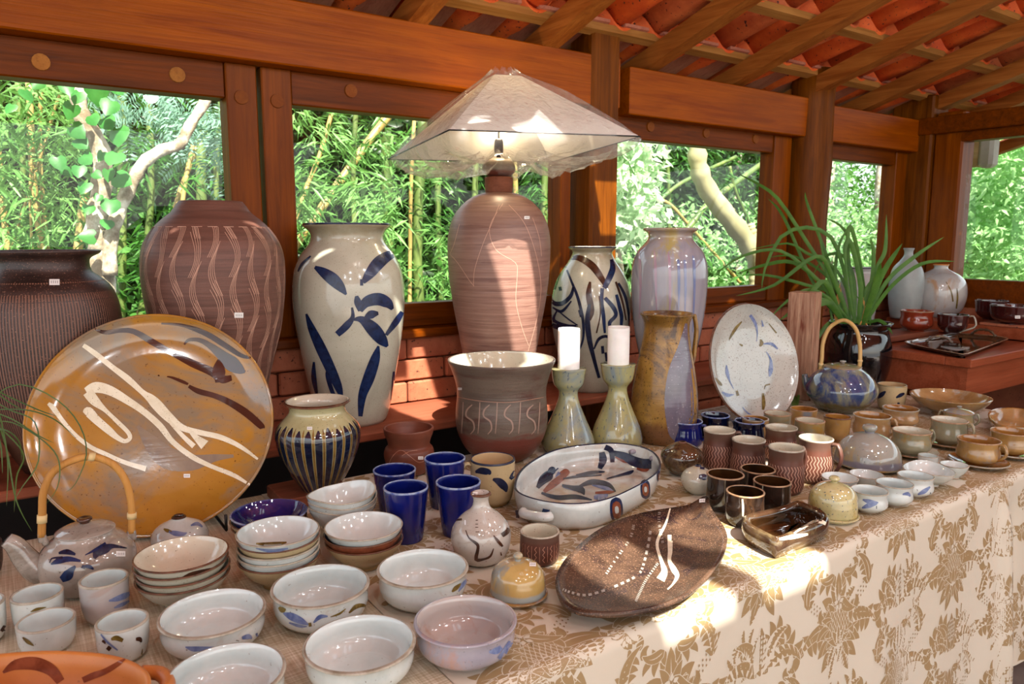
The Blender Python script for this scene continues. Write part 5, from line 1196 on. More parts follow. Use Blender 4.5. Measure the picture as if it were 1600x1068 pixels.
paint(P, G['navy'], [[(1372, 622, 2), (1378, 616, 6), (1384, 611, 2)], [(1400, 621, 2), (1407, 617, 5), (1413, 614, 2)], [(1402, 629, 2), (1405, 631, 4)]], 'leaf_dab')
vessel('serving_bowl', 'wide shallow golden-tan serving bowl in front of the wooden stand', 'bowl', 1482, 652, 618, 66, 'shallow', [G['tancup'], G['goldcup'], G['tancup']], thick=.006, seg=64)
P = vessel('sugar_bowl', 'lidded grey-green sugar bowl with two ear handles', 'sugar bowl', 1496, 672, 643, 25, 'teacup', GR, parts=True)
lathe_part('lid', P.c, [(P.R*.96, P.z1), (P.R*.97, P.z1+.003), (P.R*.6, P.z1+.010), (P.R*.15, P.z1+.013)], G['greyyel'], P.root); lathe_part('lid_knob', P.c, [(.004, P.z1+.012), (.004, P.z1+.015), (.008, P.z1+.019), (.003, P.z1+.022)], G['greyyel'], P.root, 16)
handle(P, 1.5, P.z1-.004, P.z0+.014, .016, .0035, G['greycup']); handle(P, -1.5, P.z1-.004, P.z0+.014, .016, .0035, G['greycup'])
rimpx = [(1544, 650), (1550, 640), (1575, 637), (1600, 639), (1622, 646), (1628, 656), (1620, 666), (1590, 667), (1562, 664)]
P = freeform('square_dish', 'square golden dish with a cream panel cut off by the right edge', 'dish', outline(rimpx, TZ+.045, 48), TZ, TZ+.045, [G['goldcup'], G['ambin'], G['tancup']], .02, .006)
rimpx = [(1568, 637), (1580, 633), (1620, 634), (1660, 640), (1660, 648), (1620, 650), (1580, 646)]
# ---- little white bowls
for cx, yb, yr, hw, sh, lb, pt in ((1310, 776, 745, 30, 'shallow', 'little white bowl directly behind the pale yellow-green covered dish', None), (1352, 764, 740, 28, 'shallow', 'little plain white bowl in front of the large covered dish', None),
    (1356, 802, 765, 30.5, 'teacup', 'little white bowl with two blue leaves, beside the pale yellow-green covered dish', [[(1348, 780, 2), (1358, 783, 6), (1372, 785, 2)], [(1347, 793, 2), (1358, 789, 7), (1370, 786, 3)]]),
    (1395, 791, 754, 31, 'teacup', 'little white bowl with one small blue leaf, middle of the front row', [[(1410, 772, 2), (1418, 771, 5), (1422, 775, 2)]]),
    (1449, 761, 734, 44, 'shallow', 'wider white oval bowl at the end of the little bowls', None),
    (1428, 777, 742, 30, 'teacup', 'little white bowl with a blue stroke, in front of the wide oval one', [[(1434, 772, 2), (1444, 767, 6), (1453, 760, 2)]]),
    (1489, 748, 725, 24, 'shallow', 'little white bowl nearest the golden teacup', None), (1449, 729, 711, 16.5, 'cup', 'tiny white cup behind the wide oval bowl', None)):
    P = vessel('small_bowl', lb, 'bowl', cx, yb, yr, hw, sh, WH, group='little white bowls at the right', parts=pt is not None, thick=.0032)
    if pt: paint(P, G['softblue'], pt, 'blue_brushwork')
    if pt: x_, y_ = pt[0][1][0]+9, pt[0][1][1]+4; paint(P, G['navy'], [[(x_, y_, 4), (x_+1, y_, 4)], [(x_+2, y_+5, 4), (x_+3, y_+5, 4)]], 'dark_dot')
    if hw == 44: lobed(P, (.8, .6), .12) if hasattr(P, 'body') else None
# ---- blue dripped teapot
P = silh('teapot', 'glossy blue dripped teapot with pale arched cane handle at the back right', 'teapot', 1312, 646, [(641, 28), (630, 44), (617, 55), (605, 58), (592, 52), (582, 42), (576, 33), (572, 30)], [G['bluedrip'], G['copper'], G['bluedrip']], parts=True, seg=64)
lz = P.z1; r0 = P.R
lathe_part('lid', P.c, [(r0*.98, lz), (r0*1.0, lz+.003), (r0*.7, lz+.009), (.008, lz+.013)], G['greycup'], P.root); lathe_part('lid_knob', P.c, [(.006, lz+.012), (.006, lz+.015), (.011, lz+.019), (.009, lz+.023), (.003, lz+.024)], G['greyyel'], P.root, 20)
Q = catmull([inplane(P, 1275, 618), inplane(P, 1264, 606), inplane(P, 1259, 594), inplane(P, 1257, 584)], 12); tube('spout', Q, np.linspace(.022, .010, len(Q)), G['bluedrip'], P.root, 12)
_, Q = arch(P, [(1281, 580), (1284, 560), (1286, 535), (1296, 512), (1318, 500), (1336, 512), (1343, 535), (1344, 560), (1343, 572)], .0072, G['canelight'])
for i in (3, 36): V, Fc = tube_geo([Q[i]-(Q[i+1]-Q[i])*.5, Q[i]+(Q[i+1]-Q[i])*.5], .009, 10); mk('raffia_wrap', V, Fc, G['raffia'], P.root, True)
for a, b in (((1281, 583), (1288, 591)), ((1345, 572), (1338, 582))): tube('lug', [inplane(P, *a), inplane(P, *b)], .006, G['bluedrip'], P.root, 8)
# ================================================================ PLANT, BLOCK, RIGHT STAND
q = onz(1256, 622, TZ); bx = empty('wood_block', (q[0], q[1]+.02, TZ), label='tall square wooden block streaked red and cream, behind the speckled plate', cat='block')
zt_ = z_at(q, 1256, 456); V, Fc = bxg(-.052, .052, -.052, .052, 0, zt_-TZ, .003); a = .35
V = [(q[0]+x*math.cos(a)-y*math.sin(a), q[1]+.02+x*math.sin(a)+y*math.cos(a), TZ+z) for x, y, z in V]; mk('block', V, Fc, G['streakwood'], bx, False)
P = silh('potted_orchid', 'leafy strap-leaved plant in a glossy black jar', 'plant', 1337, 610, [(606, 38), (592, 45), (570, 51), (548, 53), (530, 50), (518, 46), (511, 46), (505, 51), (503, 52)], [G['black']]*3, parts=True, part='pot')
PL = P
lathe_part('soil', P.c, [(P.R*.86, P.z1-.03), (P.R*.8, P.z1-.022), (.01, P.z1-.018)], G['soil'], P.root)
P_grass = [None]
def blade(pts, wd, mat, parent, name='leaf', dd=0., pp=None, n=16, fold=.25, tipw=.15):
    """strap leaf through pixel points; dd shifts it towards or away from the camera along its length"""
    pp = pp or P; Q = []; m_ = len(pts)
    for i, (x, y) in enumerate(pts):
        q = inplane(pp, x, y, dd*i/(m_-1))
        if q[2] < TZ+.02 and pp is not P_grass[0]: q = CP+(q-CP)*((H-TZ-.02)/(H-q[2]))
        Q.append(q)
    Q = catmull(Q, n); T = np.gradient(Q, axis=0); V = []; Fc = []; nq = len(Q)
    for i in range(nq):
        t = i/(nq-1); wv = wd*(min(1, .55+t*2.2))*(1 if t < .6 else max(tipw*.2, 1-((t-.6)/.4)**1.7))
        vd = Q[i]-CP; s = np.cross(T[i], vd); s /= np.linalg.norm(s)+1e-9; nr_ = np.cross(s, T[i]); nr_ /= np.linalg.norm(nr_)+1e-9
        V += [Q[i]-s*wv/2+nr_*fold*wv/2, Q[i], Q[i]+s*wv/2+nr_*fold*wv/2]
    for i in range(nq-1):
        for k in range(2): Fc.append((i*3+k, i*3+k+1, (i+1)*3+k+1, (i+1)*3+k))
    return mk(name, V, Fc, mat, parent, True)
LV = [([(1330, 505), (1300, 440), (1262, 380), (1215, 310), (1180, 285), (1150, 270)], .011, .1), ([(1335, 505), (1318, 420), (1298, 370), (1260, 355), (1220, 370), (1195, 420), (1190, 455)], .012, -.05),
 ([(1338, 505), (1325, 400), (1328, 352), (1342, 400), (1355, 470)], .012, .05), ([(1340, 505), (1345, 450), (1330, 380), (1320, 390), (1326, 450)], .014, -.04), ([(1345, 505), (1370, 420), (1383, 390), (1385, 335)], .012, .02), ([(1350, 505), (1378, 430), (1410, 380)], .015, -.03),
 ([(1350, 505), (1385, 440), (1430, 400), (1475, 370)], .012, .05), ([(1352, 505), (1390, 450), (1440, 412), (1493, 408)], .011, -.05), ([(1325, 505), (1290, 450), (1240, 410), (1190, 415), (1150, 428)], .012, .05), ([(1325, 505), (1280, 440), (1220, 392), (1160, 400), (1115, 430)], .010, -.08),
 ([(1328, 505), (1300, 430), (1275, 400), (1210, 445), (1150, 462)], .012, -.1), ([(1322, 505), (1300, 460), (1260, 445), (1200, 430), (1155, 430)], .010, .0), ([(1320, 507), (1290, 470), (1250, 480), (1218, 500)], .017, -.12), ([(1320, 508), (1300, 475), (1275, 480), (1258, 530), (1250, 590), (1246, 640)], .018, -.16),
 ([(1318, 508), (1290, 440), (1262, 470), (1254, 520), (1258, 570)], .016, -.2), ([(1256, 560), (1246, 600), (1240, 640)], .028, -.02), ([(1332, 505), (1310, 450), (1290, 395), (1262, 320), (1258, 300)], .010, .08), ([(1336, 505), (1335, 440), (1318, 400), (1290, 400), (1270, 430)], .010, .04),
 ([(1340, 505), (1360, 450), (1365, 400), (1360, 370)], .012, .0), ([(1348, 505), (1360, 470), (1372, 430), (1376, 410)], .016, -.06), ([(1343, 505), (1350, 470), (1340, 420), (1320, 360), (1290, 340)], .011, .06), ([(1325, 505), (1312, 460), (1285, 425), (1240, 400), (1200, 402)], .009, .1), ([(1330, 505), (1300, 470), (1265, 452), (1230, 470), (1200, 500)], .010, -.1),
 ([(1355, 505), (1372, 500), (1385, 508), (1395, 522)], .010, -.05), ([(1322, 506), (1318, 470), (1305, 430), (1312, 380), (1330, 350)], .010, .02), ([(1345, 505), (1352, 460), (1362, 440), (1395, 405)], .012, .02), ([(1318, 508), (1295, 505), (1270, 540), (1255, 560)], .012, -.15), ([(1315, 505), (1270, 440), (1225, 340), (1200, 310)], .010, .12), ([(1330, 505), (1322, 450), (1300, 415), (1260, 395), (1230, 380), (1170, 390)], .009, .05), ([(1328, 505), (1310, 480), (1296, 440), (1276, 350)], .010, -.02)]
for pts, wd, dd in LV: blade(pts, wd*1.4, M['orchid_leaf'], P.root, dd=dd)
for k in range(14):
    x = random.uniform(1300, 1368); blade([(x, 508), (x+random.uniform(-8, 8), 485), (x+random.uniform(-14, 14), 455+random.uniform(-15, 10))], .009, G['cane'] if k % 3 == 0 else M['orchid_leaf'], P.root, 'stalk' if k % 3 == 0 else 'leaf')
# grass at the left edge
q = ony(-60, 690, 1.95); gp = empty('grass_plant', (q[0], 1.95, SZ), label='thin trailing grass blades reaching in over the left edge of the great platter', cat='plant')
pp = Pot(); pp.c = np.array(ony(20, 640, 1.55)[:2]); P_grass[0] = pp
lathe_part('pot', (q[0], 2.02), [(.04, SZ), (.055, SZ+.04), (.06, SZ+.09)], [G['cobaltdk']]*3, gp, closed=False, inner=True)
for k, pts in enumerate(([(-20, 625), (30, 600), (90, 625), (125, 665), (135, 710), (118, 755), (100, 770)], [(-20, 600), (5, 615), (60, 640), (90, 650)], [(-20, 640), (20, 655), (60, 680), (85, 692)], [(-20, 640), (40, 640), (85, 655), (120, 685)], [(-20, 660), (20, 660), (70, 690), (92, 720), (90, 760), (70, 790)],
    [(-20, 590), (0, 650), (12, 720), (10, 790)], [(-20, 600), (10, 625), (35, 640)], [(-10, 640), (10, 700), (25, 780), (50, 830)], [(-20, 620), (15, 640), (55, 660), (60, 720), (35, 760), (20, 785)], [(-20, 670), (10, 672), (30, 690), (34, 720)], [(-20, 640), (0, 690), (4, 740)], [(-20, 650), (35, 705), (26, 745), (22, 800)])):
    blade(pts, .0022, M['grass_leaf'], gp, 'blade', dd=-.12 if k % 2 else -.03, pp=pp, n=22)
# wooden display stand at the right
zs = .95; q = onz(1518, 562, zs); x0, y0 = q[0], q[1]
sd = empty('display_stand', (x0+.3, y0+.3, 0), label='reddish wooden display stand with inset top carrying the black tray', cat='stand')
xe, ye = XE-.03, 1.92
mk('stand_top', *bxg(x0, xe, y0, y0+.10, zs-.035, zs, .003), G['stand'] if 'stand' in G else M['stand'], sd, False); mk('stand_top', *bxg(x0, x0+.10, y0+.10, ye, zs-.035, zs, .003), M['stand'], sd, False)
mk('top_panel', *bxg(x0+.10, xe, y0+.10, ye, zs-.035, zs-.005, 0), M['stand'], sd, False); mk('apron', *bxg(x0+.02, xe, y0+.02, y0+.045, zs-.16, zs-.035, 0), M['stand'], sd, False); mk('apron', *bxg(x0+.02, x0+.045, y0+.045, ye, zs-.16, zs-.035, 0), M['stand'], sd, False)
for x, y in ((x0+.03, y0+.03), (x0+.03, ye-.06), (xe-.06, y0+.03)): mk('leg', *bxg(x, x+.05, y, y+.05, 0, zs-.035, 0), M['stand'], sd, False)
# tray
rimpx = [(1413, 534), (1430, 530), (1485, 521), (1498, 520), (1540, 523), (1566, 526), (1576, 529), (1560, 535), (1525, 548), (1508, 553), (1490, 551), (1440, 541)]
P = freeform('tray', 'flat dark square tray with pale glaze and two rope handles on the wooden stand', 'tray', outline(rimpx, zs+.02, 48), zs, zs+.02, [G['darkmug'], G['copper'], G['metal']], .03, .006)
for a, b in (((1447, 534), (1488, 536)), ((1518, 522), (1556, 526))):
    A = onz(*a, zs+.02); B = onz(*b, zs+.02); Q = catmull([A, A*.8+B*.2+np.array([0, 0, .022]), A*.5+B*.5+np.array([0, 0, .028]), A*.2+B*.8+np.array([0, 0, .022]), B], 16)
    tube('rope_handle', Q, [.006+.002*math.sin(i*2.2) for i in range(len(Q))], G['metal'], P.root, 8)
paint(P, G['whitein'], [[(1425, 533, 1), (1445, 529, 5), (1480, 524, 3)], [(1470, 541, 2), (1495, 545, 5), (1515, 543, 3)]], 'pale_glaze')
# blocks and ledge
lx = 3.90
box('end_ledge', lx, XE-.03, 1.25, 2.12, zs+.001, 1.005, M['stand'], None, .003, label='raised reddish ledge along the end wall carrying the round vase', cat='ledge')
q = onz(1395, 537, zs); box('cup_block', q[0], q[0]+.46, q[1]+.02, q[1]+.16, zs+.001, .98, G['block'], None, .004, label='small brown block under the brick red cup', cat='block')
q = onz(1570, 530, zs); box('bowl_block', lx+.0, XE-.03, 1.44, 1.66, 1.006, 1.02, M['brick'], None, .004, label='flat reddish brick under the wine-dark bowls', cat='block')
cup('red_cup', 'brick red glossy cup on the small brown block', 1430.5, 518, 485, 27, [G['redcup'], G['copper'], G['redcup']], None, None, 'teacup', .98)
P = cup('dark_cup', 'dark brown cup with a cream ear handle beside the brick red cup', 1487, 521, 491, 26, [G['wine'], G['wine'], G['darkin']], None, None, 'tea2', .98)
P2 = P; handle(P2, 1.35, P2.z1-.006, P2.z0+.004, .03, .004, G['rim'])
vessel('wine_bowl', 'wine-dark bowl, the further of two on the end ledge', 'bowl', 1548, 500, 469, 28, 'tea2', [G['wine']]*3, z0=1.02)
P = vessel('wine_bowl', 'wine-red bowl with white tag cut off by the right edge', 'bowl', 1582, 507, 477, 40, 'tea2', [G['wine'], G['wine'], G['wine']], z0=1.02, parts=True); label_tag(P, 1590, 495, 4)
P = silh('round_vase', 'big round pale vase with orange neck and grey drips on the end ledge', 'vase', 1464, 496, [(493, 26), (484, 37), (470, 43), (455, 44.5), (440, 41), (429, 31), (422, 17), (418, 11), (413, 13)], [G['palevase'], G['orange'], G['orange']], z0=1.005, parts=True)
paint(P, G['olive'], [[(1478, 440, 1), (1486, 455, 2), (1489, 471, 2)], [(1495, 450, 1), (1496, 465, 2.5), (1494, 482, 2)]], 'glaze_drip')
silh('tall_bottle', 'tall pale grey shouldered bottle behind the round vase', 'bottle', 1412, 498, [(495, 22), (470, 27), (440, 28), (420, 24), (408, 14), (400, 8), (393, 7), (388, 9)], [G['greybottle']]*3, z0=1.005, cen=2.04)
silh('small_bottle', 'small peach and white bottle with thin neck behind the brick red cup', 'bottle', 1411, 499, [(496, 12), (486, 22), (474, 24.5), (464, 19), (458, 9), (450, 7), (442, 7), (437, 8.5)], [G['palevase']]*3, z0=.98)
silh('white_vase', 'white and blue vase glimpsed through the plant leaves', 'vase', 1338, 505, [(503, 22), (480, 30), (455, 33), (435, 30), (425, 24), (418, 28)], [G['palevase'], G['navy'], G['whitein']], z0=SZ, cen=2.10)
# ================================================================ OUTSIDE
def at(x, y, Y): return ony(x, y, Y)
def leaves(name, P, D, L, wd, mat, parent, curl=.15, **kw):
    """P (n,3) bases, D (n,3) directions: each a folded lance leaf of six points"""
    P = np.asarray(P); D = np.asarray(D, float); D /= np.linalg.norm(D, axis=1)[:, None]; n = len(P)
    L = np.broadcast_to(L, (n,))[:, None]*rng.uniform(.7, 1.2, (n, 1)); Wd = np.broadcast_to(wd, (n,))[:, None]
    R = rng.normal(size=(n, 3)); S = np.cross(D, R); S /= np.linalg.norm(S, axis=1)[:, None]; N = np.cross(S, D)
    a = P; m1 = P+D*L*.35; tip = P+D*L-np.array([0, 0, 1])*L*curl
    l = m1+S*Wd/2+N*Wd*.18; r = m1-S*Wd/2+N*Wd*.18; mm = m1
    V = np.stack([a, l, tip, r, mm], 1).reshape(-1, 3)
    base = rootloc(parent) if parent else np.zeros(3); V = V-base
    i = np.arange(n)[:, None]*5
    T = np.concatenate([i+np.array([[0, 4, 1]]), i+np.array([[1, 4, 2]]), i+np.array([[0, 3, 4]]), i+np.array([[4, 3, 2]])], 1).reshape(-1)
    me = bpy.data.meshes.new(name); me.vertices.add(len(V)); me.vertices.foreach_set('co', V.ravel().astype('f4'))
    nt_ = len(T)//3; me.loops.add(len(T)); me.loops.foreach_set('vertex_index', T.astype('i4')); me.polygons.add(nt_); me.polygons.foreach_set('loop_start', (np.arange(nt_)*3).astype('i4'))
    me.materials.append(mat); me.update(calc_edges=True); me.validate()
    o = bpy.data.objects.new(name, me); COL.objects.link(o)
    if parent: o.parent = parent
    return meta(o, kind='stuff', **kw)
def tufts(region, n, per, mode='y', YR_=(4, 5), spread=.05):
    """bamboo sprays: per leaves fan from each point, drooping"""
    x0, x1, y0, y1 = region; P = []; D = []
    for _ in range(n):
        px_, py_ = rng.uniform(x0, x1), rng.uniform(y0, y1); Y = rng.uniform(*YR_)
        c = ony(px_, py_, Y) if mode == 'y' else onx(px_, py_, Y)
        a0 = rng.uniform(0, 2*PI)
        for k in range(per):
            a = a0+rng.normal()*.9; P.append(c+rng.normal(size=3)*spread); D.append((math.cos(a), math.sin(a), rng.uniform(-1.1, .25)))
    return P, D
def culm_tube(parent, pts, Y, wpx, mat, name='culm', Y2=None):
    n = len(pts); Q = [at(x, y, Y+(0 if Y2 is None else (Y2-Y)*i/(n-1))) for i, (x, y) in enumerate(pts)]
    # continue to the ground and above the window head
    d0 = Q[0]-Q[1]; 
    if Q[0][2] > Q[-1][2]: Q = Q[::-1]
    lo, hi = Q[0], Q[-1]; d = Q[0]-Q[1]; d = d/abs(d[2]+1e-6) if abs(d[2]) > .15*np.linalg.norm(d) else np.array([0, 0, -1.])
    Q = [lo+d*(lo[2]+.3)]+Q
    Q = catmull(Q, 24); wd = prj(Q[len(Q)//2])[2]; r = wpx/2*wd/F
    rr = [r*(1.12 if i % 4 == 0 else 1) for i in range(len(Q))]
    V, Fc = tube_geo(Q, rr, 9); return mk(name, V, Fc, mat, parent, True)
def bamboo(label, culms, regs, Y, leafm_, L=.13, wd=.018, base=None, group=None):
    c = at(*base, Y); c[2] = -.35; t = empty('bamboo', c, label=label, cat='bamboo', group=group)
    for pts, w_, green in culms: culm_tube(t, pts, Y+rng.uniform(-.15, .25), w_, M['culm_green'] if green else M['culm'])
    for (reg, n, per, yr) in regs:
        P, D = tufts(reg, n, per, 'y', yr); leaves('foliage', P, D, L, wd, leafm_, t)
    return t
bamboo('golden bamboo clump seen through the left end of the first window', [([(66, 400), (58, 330), (50, 250), (46, 130)], 10, 0), ([(76, 400), (66, 300), (62, 200), (66, 128)], 6, 0), ([(14, 400), (2, 300), (-6, 200)], 10, 0), ([(50, 395), (47, 300), (50, 240)], 4, 0), ([(52, 280), (70, 225), (84, 175), (96, 140)], 4, 0), ([(30, 400), (36, 260), (28, 130)], 8, 1)],
    [((-40, 130, 110, 420), 170, 8, (4.2, 5.2))], 4.7, M['bamboo_leaf2'], .13, .017, (60, 400))
bamboo('green and golden bamboo culms behind the vine tree', [([(268, 340), (285, 290), (305, 235), (315, 200)], 8, 0), ([(283, 330), (292, 270), (302, 225)], 7, 0), ([(318, 400), (314, 260), (320, 150)], 15, 1), ([(190, 400), (192, 240), (190, 140)], 14, 1), ([(120, 405), (128, 340), (133, 300)], 14, 0), ([(228, 400), (236, 300), (232, 150)], 10, 1), ([(340, 400), (338, 260), (345, 160)], 8, 1)],
    [((180, 370, 200, 440), 90, 8, (5.2, 6.2)), ((100, 300, 130, 260), 30, 7, (5.2, 6.2))], 5.6, M['bamboo_leaf'], .14, .02, (260, 400))
bamboo('bamboo with a leaning golden culm seen through the second window', [([(478, 360), (530, 285), (580, 215), (640, 140)], 13, 0), ([(466, 330), (480, 290), (500, 240), (520, 170)], 7, 0), ([(640, 470), (642, 300), (648, 170)], 6, 0), ([(655, 470), (652, 380), (660, 180)], 15, 1), ([(600, 470), (606, 380), (602, 200)], 16, 1), ([(560, 470), (552, 300), (556, 170)], 8, 1)],
    [((450, 600, 160, 350), 75, 9, (4.4, 5.4)), ((600, 720, 200, 480), 80, 9, (4.6, 5.8)), ((470, 620, 300, 380), 40, 9, (4.0, 4.5))], 5.0, M['bamboo_leaf2'], .13, .018, (600, 470))
bamboo('darker bamboo behind the lamp in the second window', [([(745, 470), (742, 300), (748, 190)], 9, 1), ([(860, 470), (850, 330), (856, 190)], 10, 1), ([(690, 470), (684, 300), (690, 190)], 9, 1), ([(800, 470), (806, 320), (800, 200)], 8, 0)],
    [((640, 880, 170, 480), 130, 8, (5.4, 6.6))], 6.0, M['bamboo_leaf'], .14, .02, (760, 470))
bamboo('tangled bamboo behind the pale trunk in the third window', [([(1000, 350), (1045, 300), (1085, 275), (1150, 245)], 6, 1), ([(1010, 305), (1045, 318), (1075, 350), (1100, 378)], 5, 0), ([(1198, 250), (1150, 285), (1105, 320), (1060, 375)], 9, 1), ([(1140, 260), (1150, 300), (1172, 350)], 5, 1), ([(1040, 450), (1046, 330), (1040, 220)], 6, 1)],
    [((1000, 1200, 215, 450), 110, 8, (5.6, 7.2))], 6.2, M['bamboo_leaf'], .15, .02, (1100, 440))
# vine tree
c = at(160, 400, 4.0); vt = empty('vine_tree', (c[0], c[1], -.35), label='lichen-pale tree with heart-leaved vine and a white side branch, in the first window', cat='tree')
def limb(parent, pts, Y, w0, w1, mat, name='trunk', ground=True):
    Q = [at(x, y, Y) for x, y in pts]
    if ground: Q = [np.array([Q[0][0]-.02, Q[0][1], -.4])]+Q
    Q = catmull(Q, 40); wd = prj(Q[len(Q)//2])[2]; n = len(Q)
    rr = [(w0+(w1-w0)*i/(n-1))/2*wd/F*(1+.10*math.sin(i*1.9)+.06*math.sin(i*4.1)) for i in range(n)]
    V, Fc = tube_geo(Q, rr, 14); return mk(name, V, Fc, mat, parent, True)
limb(vt, [(160, 440), (156, 390), (150, 350), (158, 300), (160, 245), (145, 210), (128, 180), (118, 130), (110, 90)], 4.0, 38, 20, M['bark'])
limb(vt, [(172, 430), (172, 382), (184, 335), (205, 288), (223, 256), (252, 235), (281, 225), (297, 196), (325, 151), (335, 120)], 3.95, 22, 15, M['bark'], 'branch', False)
def heart(c, s, nrm, roll, parent, mat):
    nrm = nrm/np.linalg.norm(nrm); u = np.cross([0, 0, 1.], nrm); u /= np.linalg.norm(u); v = np.cross(nrm, u)
    u, v = u*math.cos(roll)+v*math.sin(roll), v*math.cos(roll)-u*math.sin(roll)
    O = [(0, .0), (.28, .16), (.5, .02), (.52, -.28), (.36, -.62), (.0, -1.0), (-.36, -.62), (-.52, -.28), (-.5, .02), (-.28, .16)]
    V = [c+(u*x+v*y)*s+nrm*(-abs(x)*.25+.0)*s for x, y in O]+[c+v*(-.4)*s+nrm*.05*s]
    Fc = [(i, (i+1) % 10, 10) for i in range(10)]; return mk('leaf', V, Fc, mat, parent, True)
for (x, y, s) in ((150, 120, 28), (240, 60, 24), (470, 130, 30), (570, 100, 44), (660, 190, 36), (430, 210, 32), (390, 80, 28), (620, 290, 34), (540, 270, 28), (430, 340, 34), (700, 360, 42), (460, 410, 30), (690, 500, 38), (490, 510, 30), (470, 570, 28), (340, 520, 30), (690, 640, 38), (510, 670, 28), (560, 600, 20), (660, 780, 36), (530, 800, 24), (640, 890, 26), (560, 990, 30), (690, 70, 40), (70, 200, 24), (590, 730, 18), (640, 590, 26), (610, 480, 22), (380, 580, 20)):
    px_, py_ = x/3.81, 120+(y-12)/3.81; c_ = at(px_, py_-s*.25, 3.85+rng.uniform(-.06, .05)); w_ = prj(c_)[2]
    heart(c_, s*.78*w_/F, np.array([-.35+rng.normal()*.35, -1, .35+rng.normal()*.3]), rng.normal()*.6, vt, M['heart_leaf'])
# blue-green pinnate sprays
fn = empty('feathery_branch', at(260, 170, 4.3), label='feathery blue-green compound leaves hanging beside the white branch', cat='branch')
P_ = []; D_ = []
for k in range(46):
    x, y = (rng.uniform(165, 300), rng.uniform(135, 190)) if k < 28 else (rng.uniform(290, 355), rng.uniform(160, 260))
    a = at(x, y, 4.3+rng.uniform(-.15, .2)); d = np.array([rng.uniform(-1, 1), rng.uniform(-.3, .3), rng.uniform(-.9, .1)]); d /= np.linalg.norm(d); s_ = np.cross(d, [0, 1, .2]); s_ /= np.linalg.norm(s_)
    for i in range(13):
        q = a+d*i*.014-np.array([0, 0, 1])*(i*.014)**2*1.5
        for sg in (-1, 1): P_.append(q); D_.append(s_*sg+d*.35)
leaves('leaflets', P_, D_, .045, .014, M['fern_leaf'], fn, .05)
# pale trunk, third window
pt_ = empty('pale_tree', np.append(at(1190, 440, 4.4)[:2], -.35), label='smooth pale leaning trunk with a kink in the third window', cat='tree')
limb(pt_, [(1192, 470), (1188, 420), (1165, 375), (1130, 330), (1102, 290), (1090, 250), (1092, 210)], 4.4, 34, 26, M['palebark'])
limb(pt_, [(1178, 470), (1180, 400), (1172, 350)], 4.42, 20, 14, M['palebark'], 'branch', False)
def tree(label, regs, mat, L, wd, base, Y, mode='y', trunk=True, name='leafy_tree', group=None):
    c = at(*base, Y) if mode == 'y' else onx(*base, Y); c = c.copy(); c[2] = -.35
    t = empty(name, c, label=label, cat='tree', group=group)
    if trunk:
        Q = catmull([c, c+np.array([.05, 0, 1.2]), c+np.array([-.05, .1, 2.4]), c+np.array([.1, .1, 3.6])], 12); V, Fc = tube_geo(Q, [.10-.06*i/(len(Q)-1) for i in range(len(Q))], 9); mk('trunk', V, Fc, M['bark'], t, True)
    for (reg, n, per, yr) in regs:
        P, D = tufts(reg, n, per, mode, yr, .12); D = [d+rng.normal(size=3)*.6 for d in np.array(D)]; leaves('foliage', P, D, L, wd, mat, t, .05)
    return t
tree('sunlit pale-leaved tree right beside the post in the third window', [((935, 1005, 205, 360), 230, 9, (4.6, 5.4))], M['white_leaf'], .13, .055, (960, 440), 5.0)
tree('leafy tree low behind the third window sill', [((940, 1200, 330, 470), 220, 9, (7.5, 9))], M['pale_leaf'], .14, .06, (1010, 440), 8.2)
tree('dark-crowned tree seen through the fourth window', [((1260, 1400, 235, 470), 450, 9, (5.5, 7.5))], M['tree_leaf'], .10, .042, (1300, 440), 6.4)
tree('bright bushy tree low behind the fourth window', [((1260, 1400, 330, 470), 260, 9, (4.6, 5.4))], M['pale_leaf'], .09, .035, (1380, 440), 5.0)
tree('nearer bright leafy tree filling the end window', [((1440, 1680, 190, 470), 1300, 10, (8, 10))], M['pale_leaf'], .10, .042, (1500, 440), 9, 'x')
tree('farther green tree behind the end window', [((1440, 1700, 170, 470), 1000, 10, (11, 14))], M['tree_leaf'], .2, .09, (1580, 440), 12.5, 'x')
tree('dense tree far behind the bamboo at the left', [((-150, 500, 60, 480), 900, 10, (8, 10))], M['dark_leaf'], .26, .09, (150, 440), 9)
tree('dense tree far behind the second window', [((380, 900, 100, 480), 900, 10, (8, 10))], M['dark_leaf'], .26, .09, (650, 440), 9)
tree('dense tree far behind the third window', [((880, 1280, 180, 480), 800, 10, (9.5, 12))], M['dark_leaf'], .28, .10, (1150, 440), 10.5)
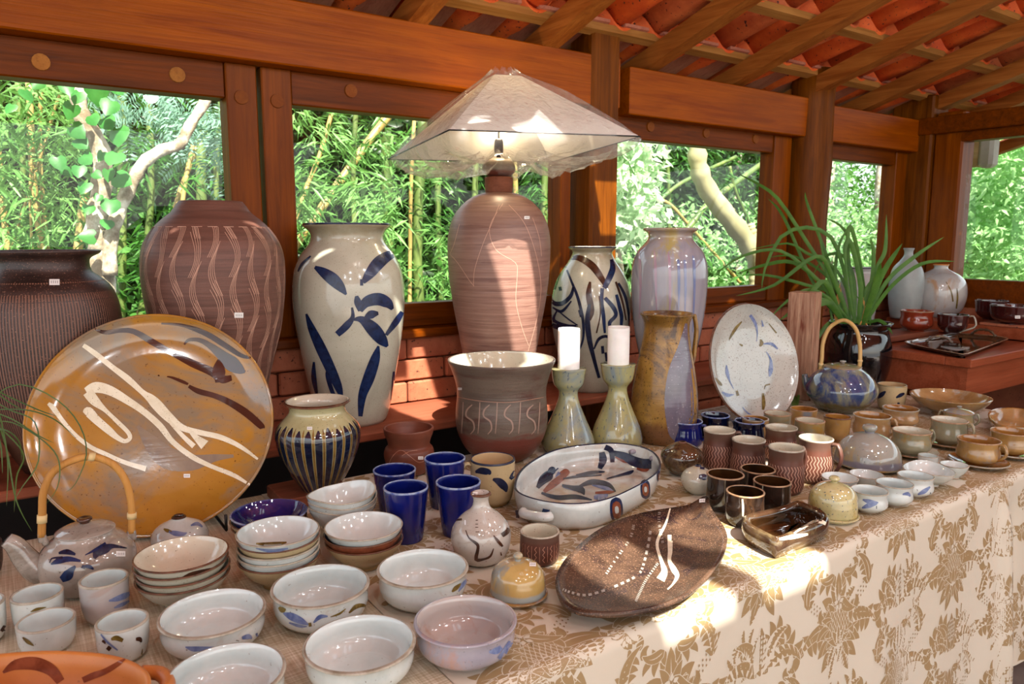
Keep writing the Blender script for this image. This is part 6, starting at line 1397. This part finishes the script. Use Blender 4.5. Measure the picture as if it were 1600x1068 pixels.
# hedge closing the garden
hg = empty('garden_hedge', (4, 12, -.35), label='long dark hedge closing the garden behind the bamboo', cat='hedge')
n1, n2 = 90, 18; V = []
for j in range(n2):
    for i in range(n1):
        x = -7+i*.28; z = -.35+j*.26; V.append((x, 11.5+.35*math.sin(x*2.1+z)+.3*math.sin(z*3+x*1.3)+rng.uniform(-.12, .12), z))
mk('hedge_body', V, [(j*n1+i, j*n1+i+1, (j+1)*n1+i+1, (j+1)*n1+i) for j in range(n2-1) for i in range(n1-1)], M['dark_leaf'], hg, False)
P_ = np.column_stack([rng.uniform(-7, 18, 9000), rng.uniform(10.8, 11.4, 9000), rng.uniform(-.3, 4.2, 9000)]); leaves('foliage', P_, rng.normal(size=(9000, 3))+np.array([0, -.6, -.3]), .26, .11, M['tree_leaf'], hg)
# low shrubs on the ground in front, hiding the soil
for k, (x, lb) in enumerate(((40, 'low shrub under the first window'), (300, 'low shrub behind the tall combed vase'), (560, 'low shrub behind the blue-painted vase'), (820, 'low shrub behind the table lamp'), (1080, 'low shrub behind the lilac vase'))):
    c = at(x, 470, 5.5); t = empty('shrub', (c[0], c[1], -.35), label=lb+', deep green small leaves', cat='shrub')
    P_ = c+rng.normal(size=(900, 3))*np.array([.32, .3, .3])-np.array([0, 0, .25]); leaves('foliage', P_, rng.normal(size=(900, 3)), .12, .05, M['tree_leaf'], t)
# eave of the neighbouring roof outside the end window
a = onx(1440, 222, 5.3); b = onx(1552, 232, 5.3)
nb = empty('eave_beam', (5.3, (a[1]+b[1])/2, a[2]), label='weathered tan eave board with a whitewashed end outside the end window', cat='beam')
zt_ = a[2]+.05; zb_ = onx(1500, 262, 5.3)[2]
mk('board', *bxg(5.3, 5.36, b[1]+.09, a[1]+.25, zb_, zt_, .003), wood('weathered_tan_board', '#a8905c', '#cdb888', 1, 4, .7), nb, False)
mk('board_end', *bxg(5.29, 5.40, b[1], b[1]+.09, zb_-.01, zt_+.01, .02), plain('whitewash', '#b8bab4', .7), nb, False)
